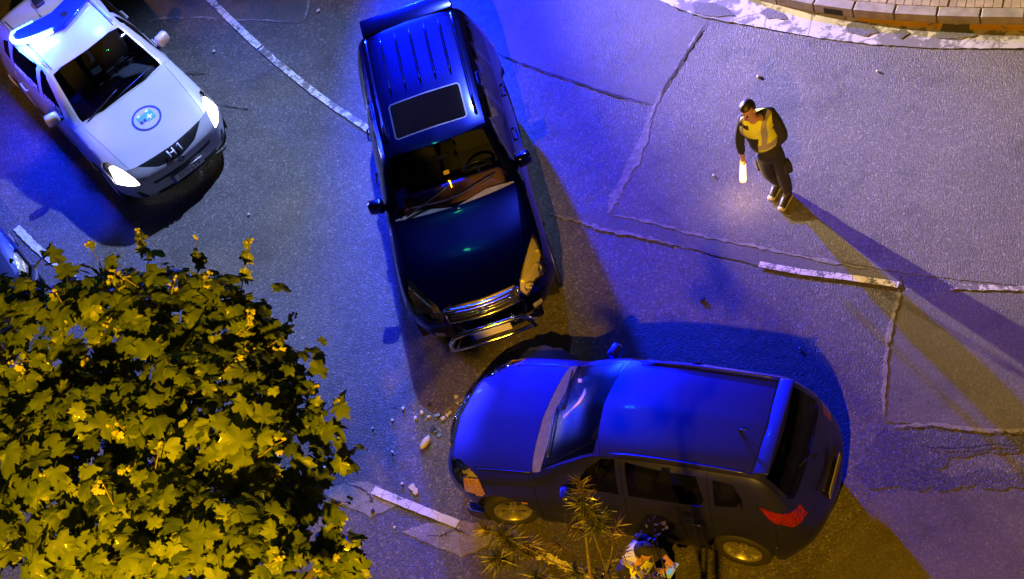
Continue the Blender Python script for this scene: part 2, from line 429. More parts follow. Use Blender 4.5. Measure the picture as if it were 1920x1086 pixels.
def build_car(name, label, cat, front, yaw, rows, sp, group=None):
    """front = ground point under the nose, yaw = heading; sp = details"""
    Ln = sp['len']; ca, sa = math.cos(yaw), math.sin(yaw)
    root = empty(name, (front[0] - ca * Ln / 2, front[1] - sa * Ln / 2, 0), yaw, label, cat, group)
    bm, lay, TAGS, tid = half_body(rows)
    # --- body shut lines and openings
    s1, s2, s3 = sp['doors']
    big = 9
    SD = ['side', 'door']
    cut_poly(bm, lay, tid, 'fender', 'side', [(-1, -1), (s1, -1), (s1, big), (-1, big)], ['side'], TAGS)
    cut_poly(bm, lay, tid, 'quarter', 'side', [(s3, -1), (9, -1), (9, big), (s3, big)], SD, TAGS)
    cut_poly(bm, lay, tid, 'front_door', 'side', [(-1, -1), (s2, -1), (s2, big), (-1, big)], SD, TAGS)
    cut_poly(bm, lay, tid, 'rear_door', 'side', [(s2, -1), (9, -1), (9, big), (s2, big)], SD, TAGS)
    zs = sp.get('sill', .34)
    cut_poly(bm, lay, tid, 'side_sill', 'side', [(s1, -1), (s3, -1), (s3, zs), (s1, zs)], ['front_door', 'rear_door'], TAGS)
    cut_poly(bm, lay, tid, 'front_bumper', 'side', [(-1, -1), (sp['bump_f'], -1), (sp['bump_f'], sp['bump_fz']), (-1, sp['bump_fz'])], ['fender'], TAGS)
    cut_poly(bm, lay, tid, 'rear_bumper', 'side', [(sp['bump_r'], -1), (9, -1), (9, sp['bump_rz']), (sp['bump_r'], sp['bump_rz'])], ['quarter', 'tailgate_low', 'tail_pillar'], TAGS)
    for nm in ('front_bumper_top',):
        if nm in sp: cut_poly(bm, lay, tid, 'nose', 'front', [(0, sp[nm]), (9, sp[nm]), (9, 9), (0, 9)], ['front_bumper'], TAGS)
    for (cs, cz, rr) in sp['arches']:
        cut_poly(bm, lay, tid, 'hole', 'side', [(cs + rr * math.cos(a), cz + rr * math.sin(a)) for a in np.linspace(0, 2 * math.pi, 25)[:-1]], ['fender', 'quarter', 'front_bumper', 'rear_bumper', 'front_door', 'rear_door', 'side_sill'], TAGS)
    for nm, pr, poly, src, *tst in sp['cuts']:
        cut_poly(bm, lay, tid, nm, pr, poly, src, TAGS, tst[0] if tst else None)
    # panels: (object name, tags, sided, material, part of)
    made = {}
    off = Ln / 2
    def put(o_name, b, m, parent, smooth=False):
        if b is None: return None
        bmesh.ops.translate(b, vec=(off, 0, 0), verts=b.verts)
        return obj(o_name, b, m, parent, recalc=False)
    for (onm, tags, sided, m, par) in sp['panels']:
        ids = {TAGS[t] for t in tags if t in TAGS}
        if not ids: continue
        for sg in ((1, -1) if sided else (0,)):
            if onm == 'cowl': keep_big(bm, lay, ids)
            g = sp.get('gaps', {}).get(onm, .003)
            b = panel(bm, lay, ids, sg, g, .014)
            if b is None: continue
            P = root if par is None else made.get((par, sg)) or made.get((par, 0)) or root
            o = put(onm, b, m, P)
            made[(onm, sg)] = o
            if onm == 'headlight':
                hb = panel(bm, lay, ids | ({TAGS['lamp_core']} if 'lamp_core' in TAGS else set()), sg, 0, 0); hb.normal_update(); nv = [v.normal.copy() for v in hb.verts]
                for v, n_ in zip(hb.verts, nv): v.co -= n_ * .05
                hs = put('lamp_housing', hb, M['housing'], o)
                for (rs, ry, rz, rr) in sp.get('bowls', []):
                    b = bmesh.new(); lathe(b, [(.004, rr), (0, rr * .93), (-rr * .35, rr * .80), (-rr * .62, rr * .5), (-rr * .72, .004)], 'Z', 18)
                    lathe(b, [(-rr * .72, rr * .16), (-rr * .25, rr * .15), (-rr * .2, .003)], 'Z', 10)
                    qd = Vector((.80, sg * .12, .62)).to_track_quat('Z', 'Y').to_matrix(); bmesh.ops.rotate(b, cent=(0, 0, 0), matrix=qd, verts=b.verts)
                    bmesh.ops.translate(b, vec=(-rs, sg * ry, rz), verts=b.verts); put('reflector', b, M['reflector'], o)
    # skin for draping things on
    bv = bmesh.new()
    for sg in (1, -1):
        vm = {v: bv.verts.new((v.co.x + off, v.co.y * sg, v.co.z)) for v in bm.verts}
        for f in bm.faces:
            try: bv.faces.new([vm[v] for v in (f.verts if sg > 0 else reversed(f.verts))])
            except ValueError: pass
    bv.normal_update(); bvh = BVHTree.FromBMesh(bv); bv.free(); bm.free()
    def drop(s, y, up=.003):
        h = bvh.ray_cast(Vector((off - s, y, 5)), Vector((0, 0, -1)))
        return (h[0] + h[1] * up, h[1]) if h[0] else (Vector((off - s, y, 1)), Vector((0, 0, 1)))
    def flank(s, z, sg=1, up=.0):
        h = bvh.ray_cast(Vector((off - s, sg * 3, z)), Vector((0, -sg, 0)))
        return (h[0] + h[1] * up, h[1]) if h[0] else (Vector((off - s, sg * .9, z)), Vector((0, sg, 0)))
    drop.flank = flank
    # --- wheels
    rad, wid, rim = sp['wheel']
    t, g, d = wheel_mesh(rad, wid, rim, sp.get('spokes', 5), None)
    tm_ = [bpy.data.meshes.new(n) for n in ('tyre', 'rim', 'brake_disc')]
    for b, me, mm in zip((t, g, d), tm_, (M['rubber'], sp.get('rim_mat', M['alloy']), M['black'])):
        bmesh.ops.recalc_face_normals(b, faces=b.faces); b.to_mesh(me); b.free(); me.materials.append(mm)
    for (cs, yy) in sp['axles']:
        for sg in (1, -1):
            w_ = empty('wheel', (off - cs, sg * yy, rad)); w_.parent = root
            w_.rotation_euler = (0, R(sp.get('spin', 20)) * sg, (0 if sg > 0 else math.pi) + (R(sp.get('steer', 0)) if cs < 2 else 0))
            for n_, me in zip(('tyre', 'rim', 'brake_disc'), tm_): link_mesh(n_, me, w_)
    # wheel housings
    for (cs, cz, rr) in sp['arches']:
        for sg in (1, -1):
            b = bmesh.new(); k = 14; yo, yi = sp['axles'][0][1] + wid * .5 + .0, sp['axles'][0][1] - wid * 1.1
            prev = None
            for a in np.linspace(-.25, math.pi + .25, k):
                x, z = off - cs + (rr + .012) * math.cos(a), cz + (rr + .012) * math.sin(a)
                e = [b.verts.new((x, sg * (yo - .03), z)), b.verts.new((x, sg * yi, z))]
                if prev: b.faces.new((prev[0], prev[1], e[1], e[0]))
                prev = e
            obj('wheel_housing', b, M['black'], root)
    # --- cabin
    c0, c1, cw, fz = sp['cabin']
    b = bmesh.new(); box(b, (off - (c0 + c1) / 2, 0, fz), (c1 - c0, 2 * cw, .04)); box(b, (off - (c0 + c1) / 2, 0, .30), (c1 - c0 - .2, 1.2, .12))
    for sg in (1, -1): box(b, (off - (c0 + c1) / 2, sg * (cw + .01), fz + .22), (c1 - c0, .03, .5))
    obj('cabin_floor', b, M['dark'], root)
    hz = sp['seat_z']
    def seat(s, y, w):
        b = bmesh.new(); box(b, (off - s, y, hz), (.5, w, .16), None, .05)
        box(b, (off - s - .30, y, hz + .28), (.16, w, .54), Matrix.Rotation(R(-14), 3, 'Y'), .06)
        obj('seat', b, M['seatc'], root, True)
        for dy in ([0] if w < .8 else [-.42, .42]):
            h = bmesh.new(); box(h, (off - s - .40, y + dy, hz + sp.get('rest', .64)), (.10, .26, .18), Matrix.Rotation(R(-14), 3, 'Y'), .04); obj('headrest', h, M['seatc'], root, True)
    fs = sp['seats']
    seat(fs[0], .37, .5); seat(fs[0], -.37, .5); seat(fs[1], 0, 1.2)
    ds, dz = sp['dash']
    b = bmesh.new(); box(b, (off - ds, 0, dz), (.42, 1.34, .22), Matrix.Rotation(R(6), 3, 'Y'), .08); obj('dashboard', b, sp.get('dash_mat', M['dark']), root, True)
    b = bmesh.new(); ct = Vector((off - ds - .36, .37, dz + .02)); u = Vector((0, 1, 0)); w = Vector((.35, 0, .94)).normalized()
    tube(b, [ct + u * .18 * math.cos(a) + w * .18 * math.sin(a) for a in np.linspace(0, 2 * math.pi, 21)], .016, 6, False)
    tube(b, [ct + u * .17, ct - u * .17], .018, 6); tube(b, [ct, ct + Vector((.3, 0, -.1))], .03, 6); obj('steering_wheel', b, M['black'], root)
    # --- mirrors
    ms, my, mz, mlen = sp['mirror']
    for sg in (1, -1):
        b = bmesh.new(); box(b, (off - ms, sg * (my - mlen / 2), mz), (.13, mlen, .17), Matrix.Rotation(R(sp.get('mirror_rot', 12)) * sg, 3, 'Z'), .045)
        o = obj('wing_mirror', b, sp.get('mirror_mat', sp['body']), root, True)
        b = bmesh.new(); tube(b, [(off - ms, sg * (my - mlen * .8), mz - .07), (off - ms + .03, sg * (my - mlen - .16), mz - .10)], .03, 6); obj('mirror_stalk', b, M['black'], o)
        b = bmesh.new(); box(b, (off - ms - .068, sg * (my - mlen / 2), mz + .003), (.004, mlen * .82, .125), Matrix.Rotation(R(sp.get('mirror_rot', 12)) * sg, 3, 'Z')); obj('mirror_glass', b, M['chrome'], o)
    # --- wipers
    ws, wy = sp['wipers']
    for y0, y1 in wy:
        b = bmesh.new(); pts = []
        for t_ in np.linspace(0, 1, 7):
            p, n = drop(ws[0] + (ws[1] - ws[0]) * t_, y0 + (y1 - y0) * t_, .018); pts.append(p)
        tube(b, pts, .010, 5); obj('wiper', b, M['black'], root)
    return root, made, drop, off

def facet(name, base, metal, rough, bump=1.2, scale=26, emit=None, es=0):
    m = mat(name, base, rough, metal, 1., emit, es); b = m.node_tree.nodes['Principled BSDF']; co = objco(m)
    v = N(m, 'ShaderNodeTexVoronoi'); v.inputs['Scale'].default_value = scale; L(m, co, v.inputs['Vector'])
    bp = N(m, 'ShaderNodeBump'); bp.inputs['Strength'].default_value = bump; bp.inputs['Distance'].default_value = .03
    L(m, v.outputs['Distance'], bp.inputs['Height']); L(m, bp.outputs[0], b.inputs['Normal'])
    return m
M['housing'] = facet('lamp_housing', (.46, .44, .43), .25, .4, .3, 10)
M['reflector'] = mat('lamp_reflector', grey(.7), .16, 1.)
M['fog_lens'] = facet('headlight_lens', (.50, .49, .48), .35, .30, .55, 9)
M['lens'] = glass('lamp_cover', .97, .10, (1, 1, 1))
M['lens_on'] = facet('headlight_lit', (.8, .8, .8), .3, .2, .5, 14, (1, .96, .86), 14)
M['amber'] = facet('amber_lens', (.42, .22, .04), .1, .2, .8, 30)
M['red_lens'] = facet('red_lens', (.22, .004, .004), .1, .18, .8, 22)
M['plate_white'] = mat('number_plate_white', (.78, .77, .72), .4)
M['plate_blue'] = mat('number_plate_blue', (.02, .05, .35), .4)
M['ink'] = mat('black_ink', grey(.015), .5)
M['blue_ink'] = mat('blue_print', (.02, .04, .22), .4)
M['teal_ink'] = mat('teal_print', (.06, .35, .55), .4)
M['white_ink'] = mat('white_print', grey(.75), .5)
M['cowl'] = grain(mat('cowl_plastic', rough=.6), grey(.13), grey(.20), 14)
M['grille'] = mat('grille_black', grey(.02), .3, .2, .5)
M['sunroof'] = mat('sunroof_glass', (.004, .004, .006), .05, 0, 1)
M['trim'] = mat('satin_trim', grey(.06), .4, 1.)
M['suv_dash'] = mat('suv_dash', (.20, .10, .14), .6)

def side3(y2, z2, y1, z1, y0, z0, d2=0, d1=0, d0=0): return [(d2, y2, z2), (d1, y1, z1), (d0, y0, z0)]
def plate(parent, c, normal_dir, w, h, s_txt, off, blank=False):
    """number plate: board, blue strip and characters, facing the nose (-s side)"""
    tilt = R(8)
    b = bmesh.new(); box(b, c, (.012, w, h)); o = obj('number_plate', b, M['plate_white'], parent)
    b = bmesh.new(); box(b, (c[0] + .0075, c[1] - w / 2 + .022, c[2]), (.004, .044, h)); obj('country_strip', b, M['plate_blue'], o)
    if s_txt: text('plate_text', s_txt, h * .95, M['ink'], o, (c[0] + .0085, c[1] + .02, c[2]), (R(90), 0, R(90)), .001, sx=.86)
    return o

# ---------- dark off-roader
rows = {
 'A': dict(c=(.12, .36), e=(.24, .62, .38), b=(.70, .92, .42)),
 'B': dict(c=(.02, .52), e=(.16, .68, .52), b=(.56, .94, .52)),
 'C': dict(c=(.02, .73), e=(.15, .70, .73), b=(.45, .92, .74)),
 'D': dict(c=(.13, .95), e=(.24, .63, .96), b=(.50, .86, .97), side=side3(.92, .76, .94, .56, .92, .42, -.02, .02, .10)),
 'E': dict(c=(.70, 1.12), e=(.80, .70, 1.10), b=(.88, .885, 1.04), side=side3(.945, .82, .955, .60, .90, .42)),
 'F': dict(c=(1.45, 1.20), e=(1.54, .78, 1.19), b=(1.58, .885, 1.11), side=side3(.935, .84, .95, .60, .90, .40)),
 'G': dict(c=(1.78, 1.48), e=(1.88, .705, 1.45), b=(1.84, .885, 1.13), side=side3(.93, .84, .945, .60, .90, .40)),
 'H': dict(c=(2.08, 1.70), e=(2.18, .655, 1.675), b=(2.14, .885, 1.14), side=side3(.93, .84, .945, .60, .90, .40)),
 'I': dict(c=(3.2, 1.775), e=(3.2, .665, 1.72), b=(3.2, .885, 1.16), side=side3(.93, .84, .945, .60, .90, .40)),
 'J': dict(c=(4.34, 1.755), e=(4.30, .655, 1.70), b=(4.22, .875, 1.18), side=side3(.935, .84, .955, .60, .90, .42)),
 'K': dict(c=(4.58, 1.14), e=(4.52, .72, 1.15), b=(4.40, .865, 1.15), side=side3(.915, .86, .94, .60, .90, .42)),
 'L': dict(c=(4.62, .86), e=(4.55, .74, .86), b=(4.40, .91, .86)),
 'M': dict(c=(4.72, .60), e=(4.62, .74, .60), b=(4.40, .94, .60)),
 'N': dict(c=(4.66, .40), e=(4.56, .70, .40), b=(4.40, .90, .42)),
}
BODY = M['suv_blue_sheen']
spec = dict(len=4.7, body=BODY, doors=(1.42, 2.78, 3.60), sill=.50, bump_f=.62, bump_fz=.73, bump_r=4.1, bump_rz=.66, front_bumper_top=.745,
    arches=[(.875, .38, .46), (3.66, .38, .46)], axles=[(.875, .79), (3.66, .79)], wheel=(.385, .26, .235), spokes=6,
    cuts=[('cowl', 'top', [(1.0, -1), (1.54, -1), (1.55, .42), (1.625, .715), (1.50, .80), (1.0, .80)], ['frame']),
          ('windscreen', 'top', [(1.47, -1), (1.485, .40), (1.56, .70), (1.60, .715), (2.12, .60), (2.085, -1)], ['frame']),
          ('front_window', 'side', [(1.80, 1.17), (2.72, 1.185), (2.72, 1.655), (2.34, 1.65), (2.22, 1.60)], ['front_door']),
          ('rear_window', 'side', [(2.84, 1.185), (3.54, 1.20), (3.54, 1.665), (2.84, 1.655)], ['rear_door']),
          ('quarter_window', 'side', [(3.66, 1.21), (4.16, 1.24), (4.20, 1.60), (4.14, 1.655), (3.66, 1.665)], ['quarter']),
          ('tail_window', 'front', [(-1, 1.20), (.62, 1.20), (.58, 1.62), (-1, 1.65)], ['tailgate']),
          ('sunroof_rim', 'top', [(2.33, -1), (2.33, .44), (2.37, .475), (2.90, .475), (2.94, .44), (2.94, -1)], ['roof']),
          ('sunroof', 'top', [(2.352, -1), (2.352, .43), (2.378, .455), (2.89, .455), (2.917, .43), (2.917, -1)], ['sunroof_rim']),
          ('headlight', 'top', [(.78, .83), (.34, .86), (.09, .54), (.13, .48), (.30, .56)], ['fender', 'hood', 'nose', 'front_bumper'], lambda c, n: c.z > .77),
          ('grille', 'front', [(-1, .775), (.42, .775), (.45, .93), (.43, .955), (-1, .955)], ['nose', 'hood', 'front_bumper'], lambda c, n: c.x > -.32),
          ('tail_light', 'side', [(4.24, .90), (4.60, .90), (4.60, 1.30), (4.28, 1.30)], ['quarter', 'tail_pillar', 'tailgate'], lambda c, n: c.y > .6),
          ('air_intake', 'front', [(-1, .42), (.40, .42), (.44, .58), (-1, .58)], ['front_bumper'], lambda c, n: c.x > -.3),
          ('fog_light', 'front', [(.56, .50), (.68, .50), (.68, .60), (.56, .60)], ['front_bumper'], lambda c, n: c.x > -.5)],
    panels=[('front_bumper', ['front_bumper', 'nose'], False, BODY, None), ('bonnet', ['hood'], False, BODY, None), ('fender', ['fender'], True, BODY, None),
            ('windscreen_frame', ['frame'], False, BODY, None), ('cowl', ['cowl'], False, M['cowl'], None), ('windscreen', ['windscreen'], False, M['glassclear'], None), ('roof', ['roof'], False, BODY, None),
            ('front_door', ['front_door'], True, BODY, None), ('window', ['front_window'], True, M['glassdark'], 'front_door'),
            ('rear_door', ['rear_door'], True, BODY, None), ('window', ['rear_window'], True, M['glassdark'], 'rear_door'),
            ('quarter_panel', ['quarter', 'tail_pillar'], True, BODY, None), ('window', ['quarter_window'], True, M['glassdark'], 'quarter_panel'),
            ('side_sill', ['side_sill'], True, M['black'], None), ('tailgate', ['tailgate', 'tailgate_low'], False, BODY, None), ('tailgate_window', ['tail_window'], False, M['glassdark'], 'tailgate'),
            ('rear_bumper', ['rear_bumper'], False, BODY, None), ('sunroof_rim', ['sunroof_rim'], False, M['trim'], 'roof'), ('sunroof', ['sunroof'], False, M['sunroof'], 'roof'),
            ('headlight', ['headlight'], True, M['lens'], None), ('grille', ['grille'], False, M['grille'], None), ('tail_light', ['tail_light'], True, M['red_lens'], None),
            ('air_intake', ['air_intake'], False, M['black'], 'front_bumper'), ('fog_light', ['fog_light'], True, M['fog_lens'], 'front_bumper')],
    gaps={'cowl': .001, 'sunroof': .001, 'sunroof_rim': .001},
    cabin=(1.55, 4.35, .80, .62), seat_z=.80, seats=(2.45, 3.35), dash=(1.72, 1.06), dash_mat=M['suv_dash'],
    bowls=[(.17, .60, .845, .062), (.36, .735, .905, .068), (.55, .79, .96, .042)], mirror=(1.82, 1.06, 1.24, .20), wipers=((1.53, 1.66), [(-.05, .55), (-.62, -.02)]), steer=0)
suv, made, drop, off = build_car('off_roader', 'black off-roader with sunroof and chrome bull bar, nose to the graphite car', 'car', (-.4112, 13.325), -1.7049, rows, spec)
# bonnet scoop line, roof ribs, rails, spoiler
for y in (-.40, -.20, 0, .20, .40):
    b = bmesh.new(); P = [drop(s, y, .004)[0] for s in np.linspace(3.10, 4.18, 10)]
    tube(b, P, [.006] + [.017] * 8 + [.008], 6); obj('roof_rib', b, BODY, made[('roof', 0)])
for sg in (1, -1):
    b = bmesh.new(); P = [drop(s, sg * .585, .0)[0] + Vector((0, 0, .055)) for s in np.linspace(2.42, 4.18, 9)]
    P = [P[0] - Vector((-.06, 0, .05))] + P + [P[-1] - Vector((.06, 0, .05))]
    tube(b, P, .020, 8); obj('roof_rail', b, BODY, suv)
    for s in (2.40, 3.22): handle(drop, s, 1.0, sg, BODY, made[('front_door' if s < 2.6 else 'rear_door', sg)])
b = bmesh.new(); box(b, (off - 4.46, 0, 1.745), (.30, 1.24, .045), Matrix.Rotation(R(4), 3, 'Y'), .02); o = obj('rear_spoiler', b, BODY, suv, True)
b = bmesh.new(); box(b, (off - 4.605, 0, 1.742), (.012, .5, .03)); obj('brake_light', b, M['red_lens'], o)
# spare wheel cover behind the tail door
b = bmesh.new(); lathe(b, [(0, .001), (0, .30), (-.03, .36), (-.18, .37), (-.20, .34)], 'Y', 28)
bmesh.ops.rotate(b, cent=(0, 0, 0), matrix=Matrix.Rotation(R(90), 3, 'Z'), verts=b.verts); bmesh.ops.translate(b, vec=(off - 4.86, .12, 1.0), verts=b.verts); obj('spare_wheel_cover', b, M['black'], suv)
# chrome grille surround, bars and badge
b = bmesh.new()
def nose(y, z, up=.012):  # point on a curved nose
    return (off - (.05 + .20 * (abs(y) / .63) ** 2 * .55) + up - .12 * max(0, z - .78), y, z)
tube(b, [nose(y, .955, .0) for y in np.linspace(-.46, .46, 11)], .017, 6); tube(b, [nose(y, .775, .03) for y in np.linspace(-.44, .44, 11)], .014, 6)
for sg in (1, -1): tube(b, [nose(sg * .46, .955, 0), nose(sg * .45, .86, .02), nose(sg * .44, .775, .03)], .014, 6)
obj('grille_surround', b, M['chrome'], made[('grille', 0)])
for z in (.82, .865, .91):
    b = bmesh.new(); tube(b, [nose(y, z, .006) for y in np.linspace(-.42, .42, 9)], .008, 5); obj('grille_bar', b, M['chrome'], made[('grille', 0)])
b = bmesh.new(); c = Vector(nose(0, .865, .035))
tube(b, [c + Vector((0, .065 * math.cos(a), .045 * math.sin(a))) for a in np.linspace(0, 2 * math.pi, 21)], .008, 5, False)
tube(b, [c + Vector((0, .042 * math.cos(a), .014 + .016 * math.sin(a))) for a in np.linspace(0, 2 * math.pi, 15)], .006, 5, False)
tube(b, [c + Vector((0, .018 * math.cos(a), .036 * math.sin(a))) for a in np.linspace(0, 2 * math.pi, 15)], .006, 5, False)
obj('badge', b, M['chrome'], made[('grille', 0)])
# bull bar
b = bmesh.new()
def fx(s, y, z): return (off - s, y, z)
tube(b, [fx(.16, -.36, .47), fx(-.06, -.50, .42), fx(-.13, -.52, .50), fx(-.15, -.50, .66), fx(-.15, -.42, .755), fx(-.16, -.28, .775), fx(-.16, .28, .775), fx(-.15, .42, .755), fx(-.15, .50, .66), fx(-.13, .52, .50), fx(-.06, .50, .42), fx(.16, .36, .47)], .030, 10)
tube(b, [fx(-.14, -.51, .52), fx(-.16, -.2, .505), fx(-.16, .2, .505), fx(-.14, .51, .52)], .024, 8)
for y in (-.3, .3): tube(b, [fx(-.15, y, .77), fx(.06, y, .68)], .018, 6)
obj('bull_bar', b, M['chrome'], suv)
plate(suv, (off + .135, 0, .635), None, .50, .115, None, off)
# windscreen bits: sticker, mirror, air freshener
b = bmesh.new(); box(b, (off - 2.02, 0, 1.52), (.05, .22, .07), None, .02); obj('rear_view_mirror', b, M['black'], suv)
b = bmesh.new(); p, n = drop(1.78, .02, -.01); box(b, p - Vector((0.02, 0, .02)), (.05, .07, .02), Matrix.Rotation(R(35), 3, 'Y')); obj('toll_tag', b, mat('tag_plastic', (.7, .5, .3), .5), suv)
b = bmesh.new(); p, n = drop(1.40, .03, .0); box(b, p + Vector((0, 0, .008)), (.03, .035, .016), None, .006); obj('washer_nozzle', b, M['trim'], made[('bonnet', 0)])

# a green shop sign across the crossing, mirrored in the bonnet
for k, (px, py) in enumerate([(876, 492), (903, 496)]):
    P_ = at(px, py, 1.14); n_ = (Vector((math.cos(-1.7049), math.sin(-1.7049), 0)) * .106 + Vector((0, 0, .994))).normalized(); d_ = (P_ - CAM).normalized(); r_ = d_ - 2 * d_.dot(n_) * n_
    if k == 0: sgn = empty('shop_sign', P_ + r_ * 12, 0, 'green lit shop sign across the crossing, mirrored in the off-roader bonnet', 'shop sign')
    b = bmesh.new(); w = .16 if k else .10; box(b, P_ + r_ * 12 - sgn.location, (w * 1.5, .05, w * .5)); box(b, P_ + r_ * 12 - sgn.location, (w * .5, .045, w * 1.3)); obj('cross', b, mat('green_sign_glow', (.05, .6, .2), .4, 0, 0, (.04, 1, .30), 120), sgn)

# ---------- graphite family car, damaged nose
rows = {
 'A': dict(c=(.12, .20), e=(.28, .62, .20), b=(.62, .84, .22)),
 'B': dict(c=(.0, .42), e=(.16, .66, .42), b=(.52, .885, .42)),
 'C': dict(c=(.01, .60), e=(.17, .66, .60), b=(.46, .865, .61)),
 'D': dict(c=(.12, .75), e=(.28, .63, .77), b=(.50, .82, .79), side=side3(.865, .62, .885, .42, .84, .22, -.04, .02, .12)),
 'E': dict(c=(.58, .93), e=(.68, .68, .91), b=(.80, .845, .87), side=side3(.895, .66, .90, .44, .85, .22)),
 'F': dict(c=(1.22, 1.03), e=(1.32, .70, 1.02), b=(1.42, .825, .97), side=side3(.89, .70, .90, .44, .85, .20)),
 'G': dict(c=(1.62, 1.29), e=(1.74, .66, 1.26), b=(1.74, .825, .985), side=side3(.885, .70, .90, .44, .85, .20)),
 'H': dict(c=(2.05, 1.50), e=(2.18, .615, 1.46), b=(2.12, .825, 1.0), side=side3(.885, .70, .90, .44, .85, .20)),
 'I': dict(c=(2.95, 1.575), e=(2.95, .62, 1.525), b=(2.95, .825, 1.03), side=side3(.885, .70, .90, .44, .85, .20)),
 'J': dict(c=(3.86, 1.555), e=(3.82, .615, 1.51), b=(3.78, .81, 1.06), side=side3(.885, .72, .90, .46, .85, .22)),
 'K': dict(c=(4.28, 1.06), e=(4.20, .66, 1.08), b=(4.06, .80, 1.06), side=side3(.865, .74, .89, .48, .84, .24)),
 'L': dict(c=(4.42, .78), e=(4.30, .68, .78), b=(4.06, .86, .78)),
 'M': dict(c=(4.50, .52), e=(4.36, .66, .52), b=(4.06, .89, .50)),
 'N': dict(c=(4.42, .24), e=(4.28, .60, .24), b=(4.06, .84, .24)),
}
BODY = M['grey_blue_sheen']
spec = dict(len=4.5, body=BODY, doors=(1.36, 2.42, 3.38), sill=.30, bump_f=.60, bump_fz=.60, bump_r=3.98, bump_rz=.56, front_bumper_top=.63,
    arches=[(.92, .32, .375), (3.62, .32, .375)], axles=[(.92, .775), (3.62, .775)], wheel=(.325, .215, .215), spokes=5, steer=18, spin=40,
    cuts=[('cowl', 'top', [(1.0, -1), (1.40, -1), (1.415, .36), (1.47, .672), (1.36, .74), (1.0, .74)], ['frame']),
          ('windscreen', 'top', [(1.245, -1), (1.26, .35), (1.34, .66), (1.42, .672), (2.10, .575), (2.06, -1)], ['frame']),
          ('front_window', 'side', [(1.84, 1.04), (2.36, 1.055), (2.36, 1.475), (2.20, 1.45), (2.04, 1.33)], ['front_door']),
          ('rear_window', 'side', [(2.48, 1.06), (3.28, 1.085), (3.32, 1.20), (3.26, 1.465), (2.48, 1.475)], ['rear_door']),
          ('quarter_window', 'side', [(3.44, 1.12), (3.66, 1.15), (3.74, 1.25), (3.66, 1.42), (3.44, 1.45)], ['quarter']),
          ('tail_window', 'front', [(-1, 1.10), (.56, 1.10), (.60, 1.16), (.56, 1.46), (-1, 1.50)], ['tailgate']),
          ('headlight', 'top', [(.17, .52), (.30, .80), (.46, .90), (.74, .89), (.64, .78), (.34, .58)], ['fender', 'hood', 'nose', 'front_bumper'], lambda c, n: c.z > .62),
          ('indicator', 'top', [(.44, .78), (.44, .95), (.76, .95), (.66, .80)], ['headlight']),
          ('grille', 'front', [(-1, .62), (.36, .62), (.42, .735), (-1, .735)], ['nose', 'hood', 'front_bumper'], lambda c, n: c.x > -.3),
          ('tail_light', 'side', [(3.90, 1.20), (4.00, 1.04), (4.22, .84), (4.36, .84), (4.36, .94), (4.10, 1.10)], ['quarter', 'tail_pillar', 'tailgate', 'tailgate_low', 'rear_bumper'], lambda c, n: c.y > .56),
          ('air_intake', 'front', [(-1, .26), (.44, .26), (.40, .40), (-1, .40)], ['front_bumper'], lambda c, n: c.x > -.3)],
    panels=[('front_bumper', ['front_bumper', 'nose'], False, BODY, None), ('bonnet', ['hood'], False, BODY, None), ('fender', ['fender'], True, BODY, None),
            ('windscreen_frame', ['frame'], False, BODY, None), ('cowl', ['cowl'], False, M['cowl'], None), ('windscreen', ['windscreen'], False, M['glass'], None), ('roof', ['roof'], False, BODY, None),
            ('front_door', ['front_door'], True, BODY, None), ('window', ['front_window'], True, M['glassdark'], 'front_door'),
            ('rear_door', ['rear_door'], True, BODY, None), ('window', ['rear_window'], True, M['glassdark'], 'rear_door'),
            ('quarter_panel', ['quarter', 'tail_pillar'], True, BODY, None), ('window', ['quarter_window'], True, M['glassdark'], 'quarter_panel'),
            ('side_sill', ['side_sill'], True, BODY, None), ('tailgate', ['tailgate', 'tailgate_low'], False, BODY, None), ('tailgate_window', ['tail_window'], False, M['glassdark'], 'tailgate'),
            ('rear_bumper', ['rear_bumper'], False, BODY, None), ('headlight', ['headlight'], True, M['lens'], None), ('indicator', ['indicator'], True, M['amber'], 'headlight'),
            ('grille', ['grille'], False, M['grille'], None), ('tail_light', ['tail_light'], True, M['red_lens'], None), ('air_intake', ['air_intake'], False, M['black'], 'front_bumper')],
    cabin=(1.4, 4.05, .74, .50), seat_z=.60, seats=(2.25, 3.15), dash=(1.62, .90),
    bowls=[(.30, .66, .735, .06), (.46, .78, .76, .055)], mirror=(1.80, 1.03, 1.05, .19), mirror_rot=14, wipers=((1.40, 1.50), [(-.08, .56), (-.60, -.02)]))
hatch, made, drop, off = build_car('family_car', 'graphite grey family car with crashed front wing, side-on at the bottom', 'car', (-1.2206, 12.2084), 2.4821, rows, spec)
HM, HD, HO = made, drop, off
for sg in (1, -1):
    b = bmesh.new(); P = [drop(s, sg * .585, 0)[0] + Vector((0, 0, .018)) for s in np.linspace(2.3, 3.86, 10)]; tube(b, P, [.008] + [.016] * 8 + [.008], 6); obj('roof_rail', b, M['grey_blue_sheen'], hatch)
    for s, d in ((2.12, 'front_door'), (3.08, 'rear_door')): handle(drop, s, .82, sg, M['grey_blue_sheen'], made[(d, sg)])
    b = bmesh.new(); box(b, (off - 1.20, sg * .905, .66), (.075, .014, .028), None, .006); obj('side_repeater', b, M['amber'], made[('fender', sg)], True)
    b = bmesh.new(); tube(b, [drop(s, sg * .70, .002)[0] for s in np.linspace(.62, 1.30, 6)], .007, 5); obj('bonnet_edge', b, M['grey_blue_sheen'], made[('bonnet', 0)])
b = bmesh.new(); p, n = drop(3.60, .12, 0); tube(b, [p, p + Vector((-.03, 0, .03)), p + Vector((-.09, 0, .05))], [.022, .012, .006], 6); obj('aerial', b, M['black'], made[('roof', 0)])
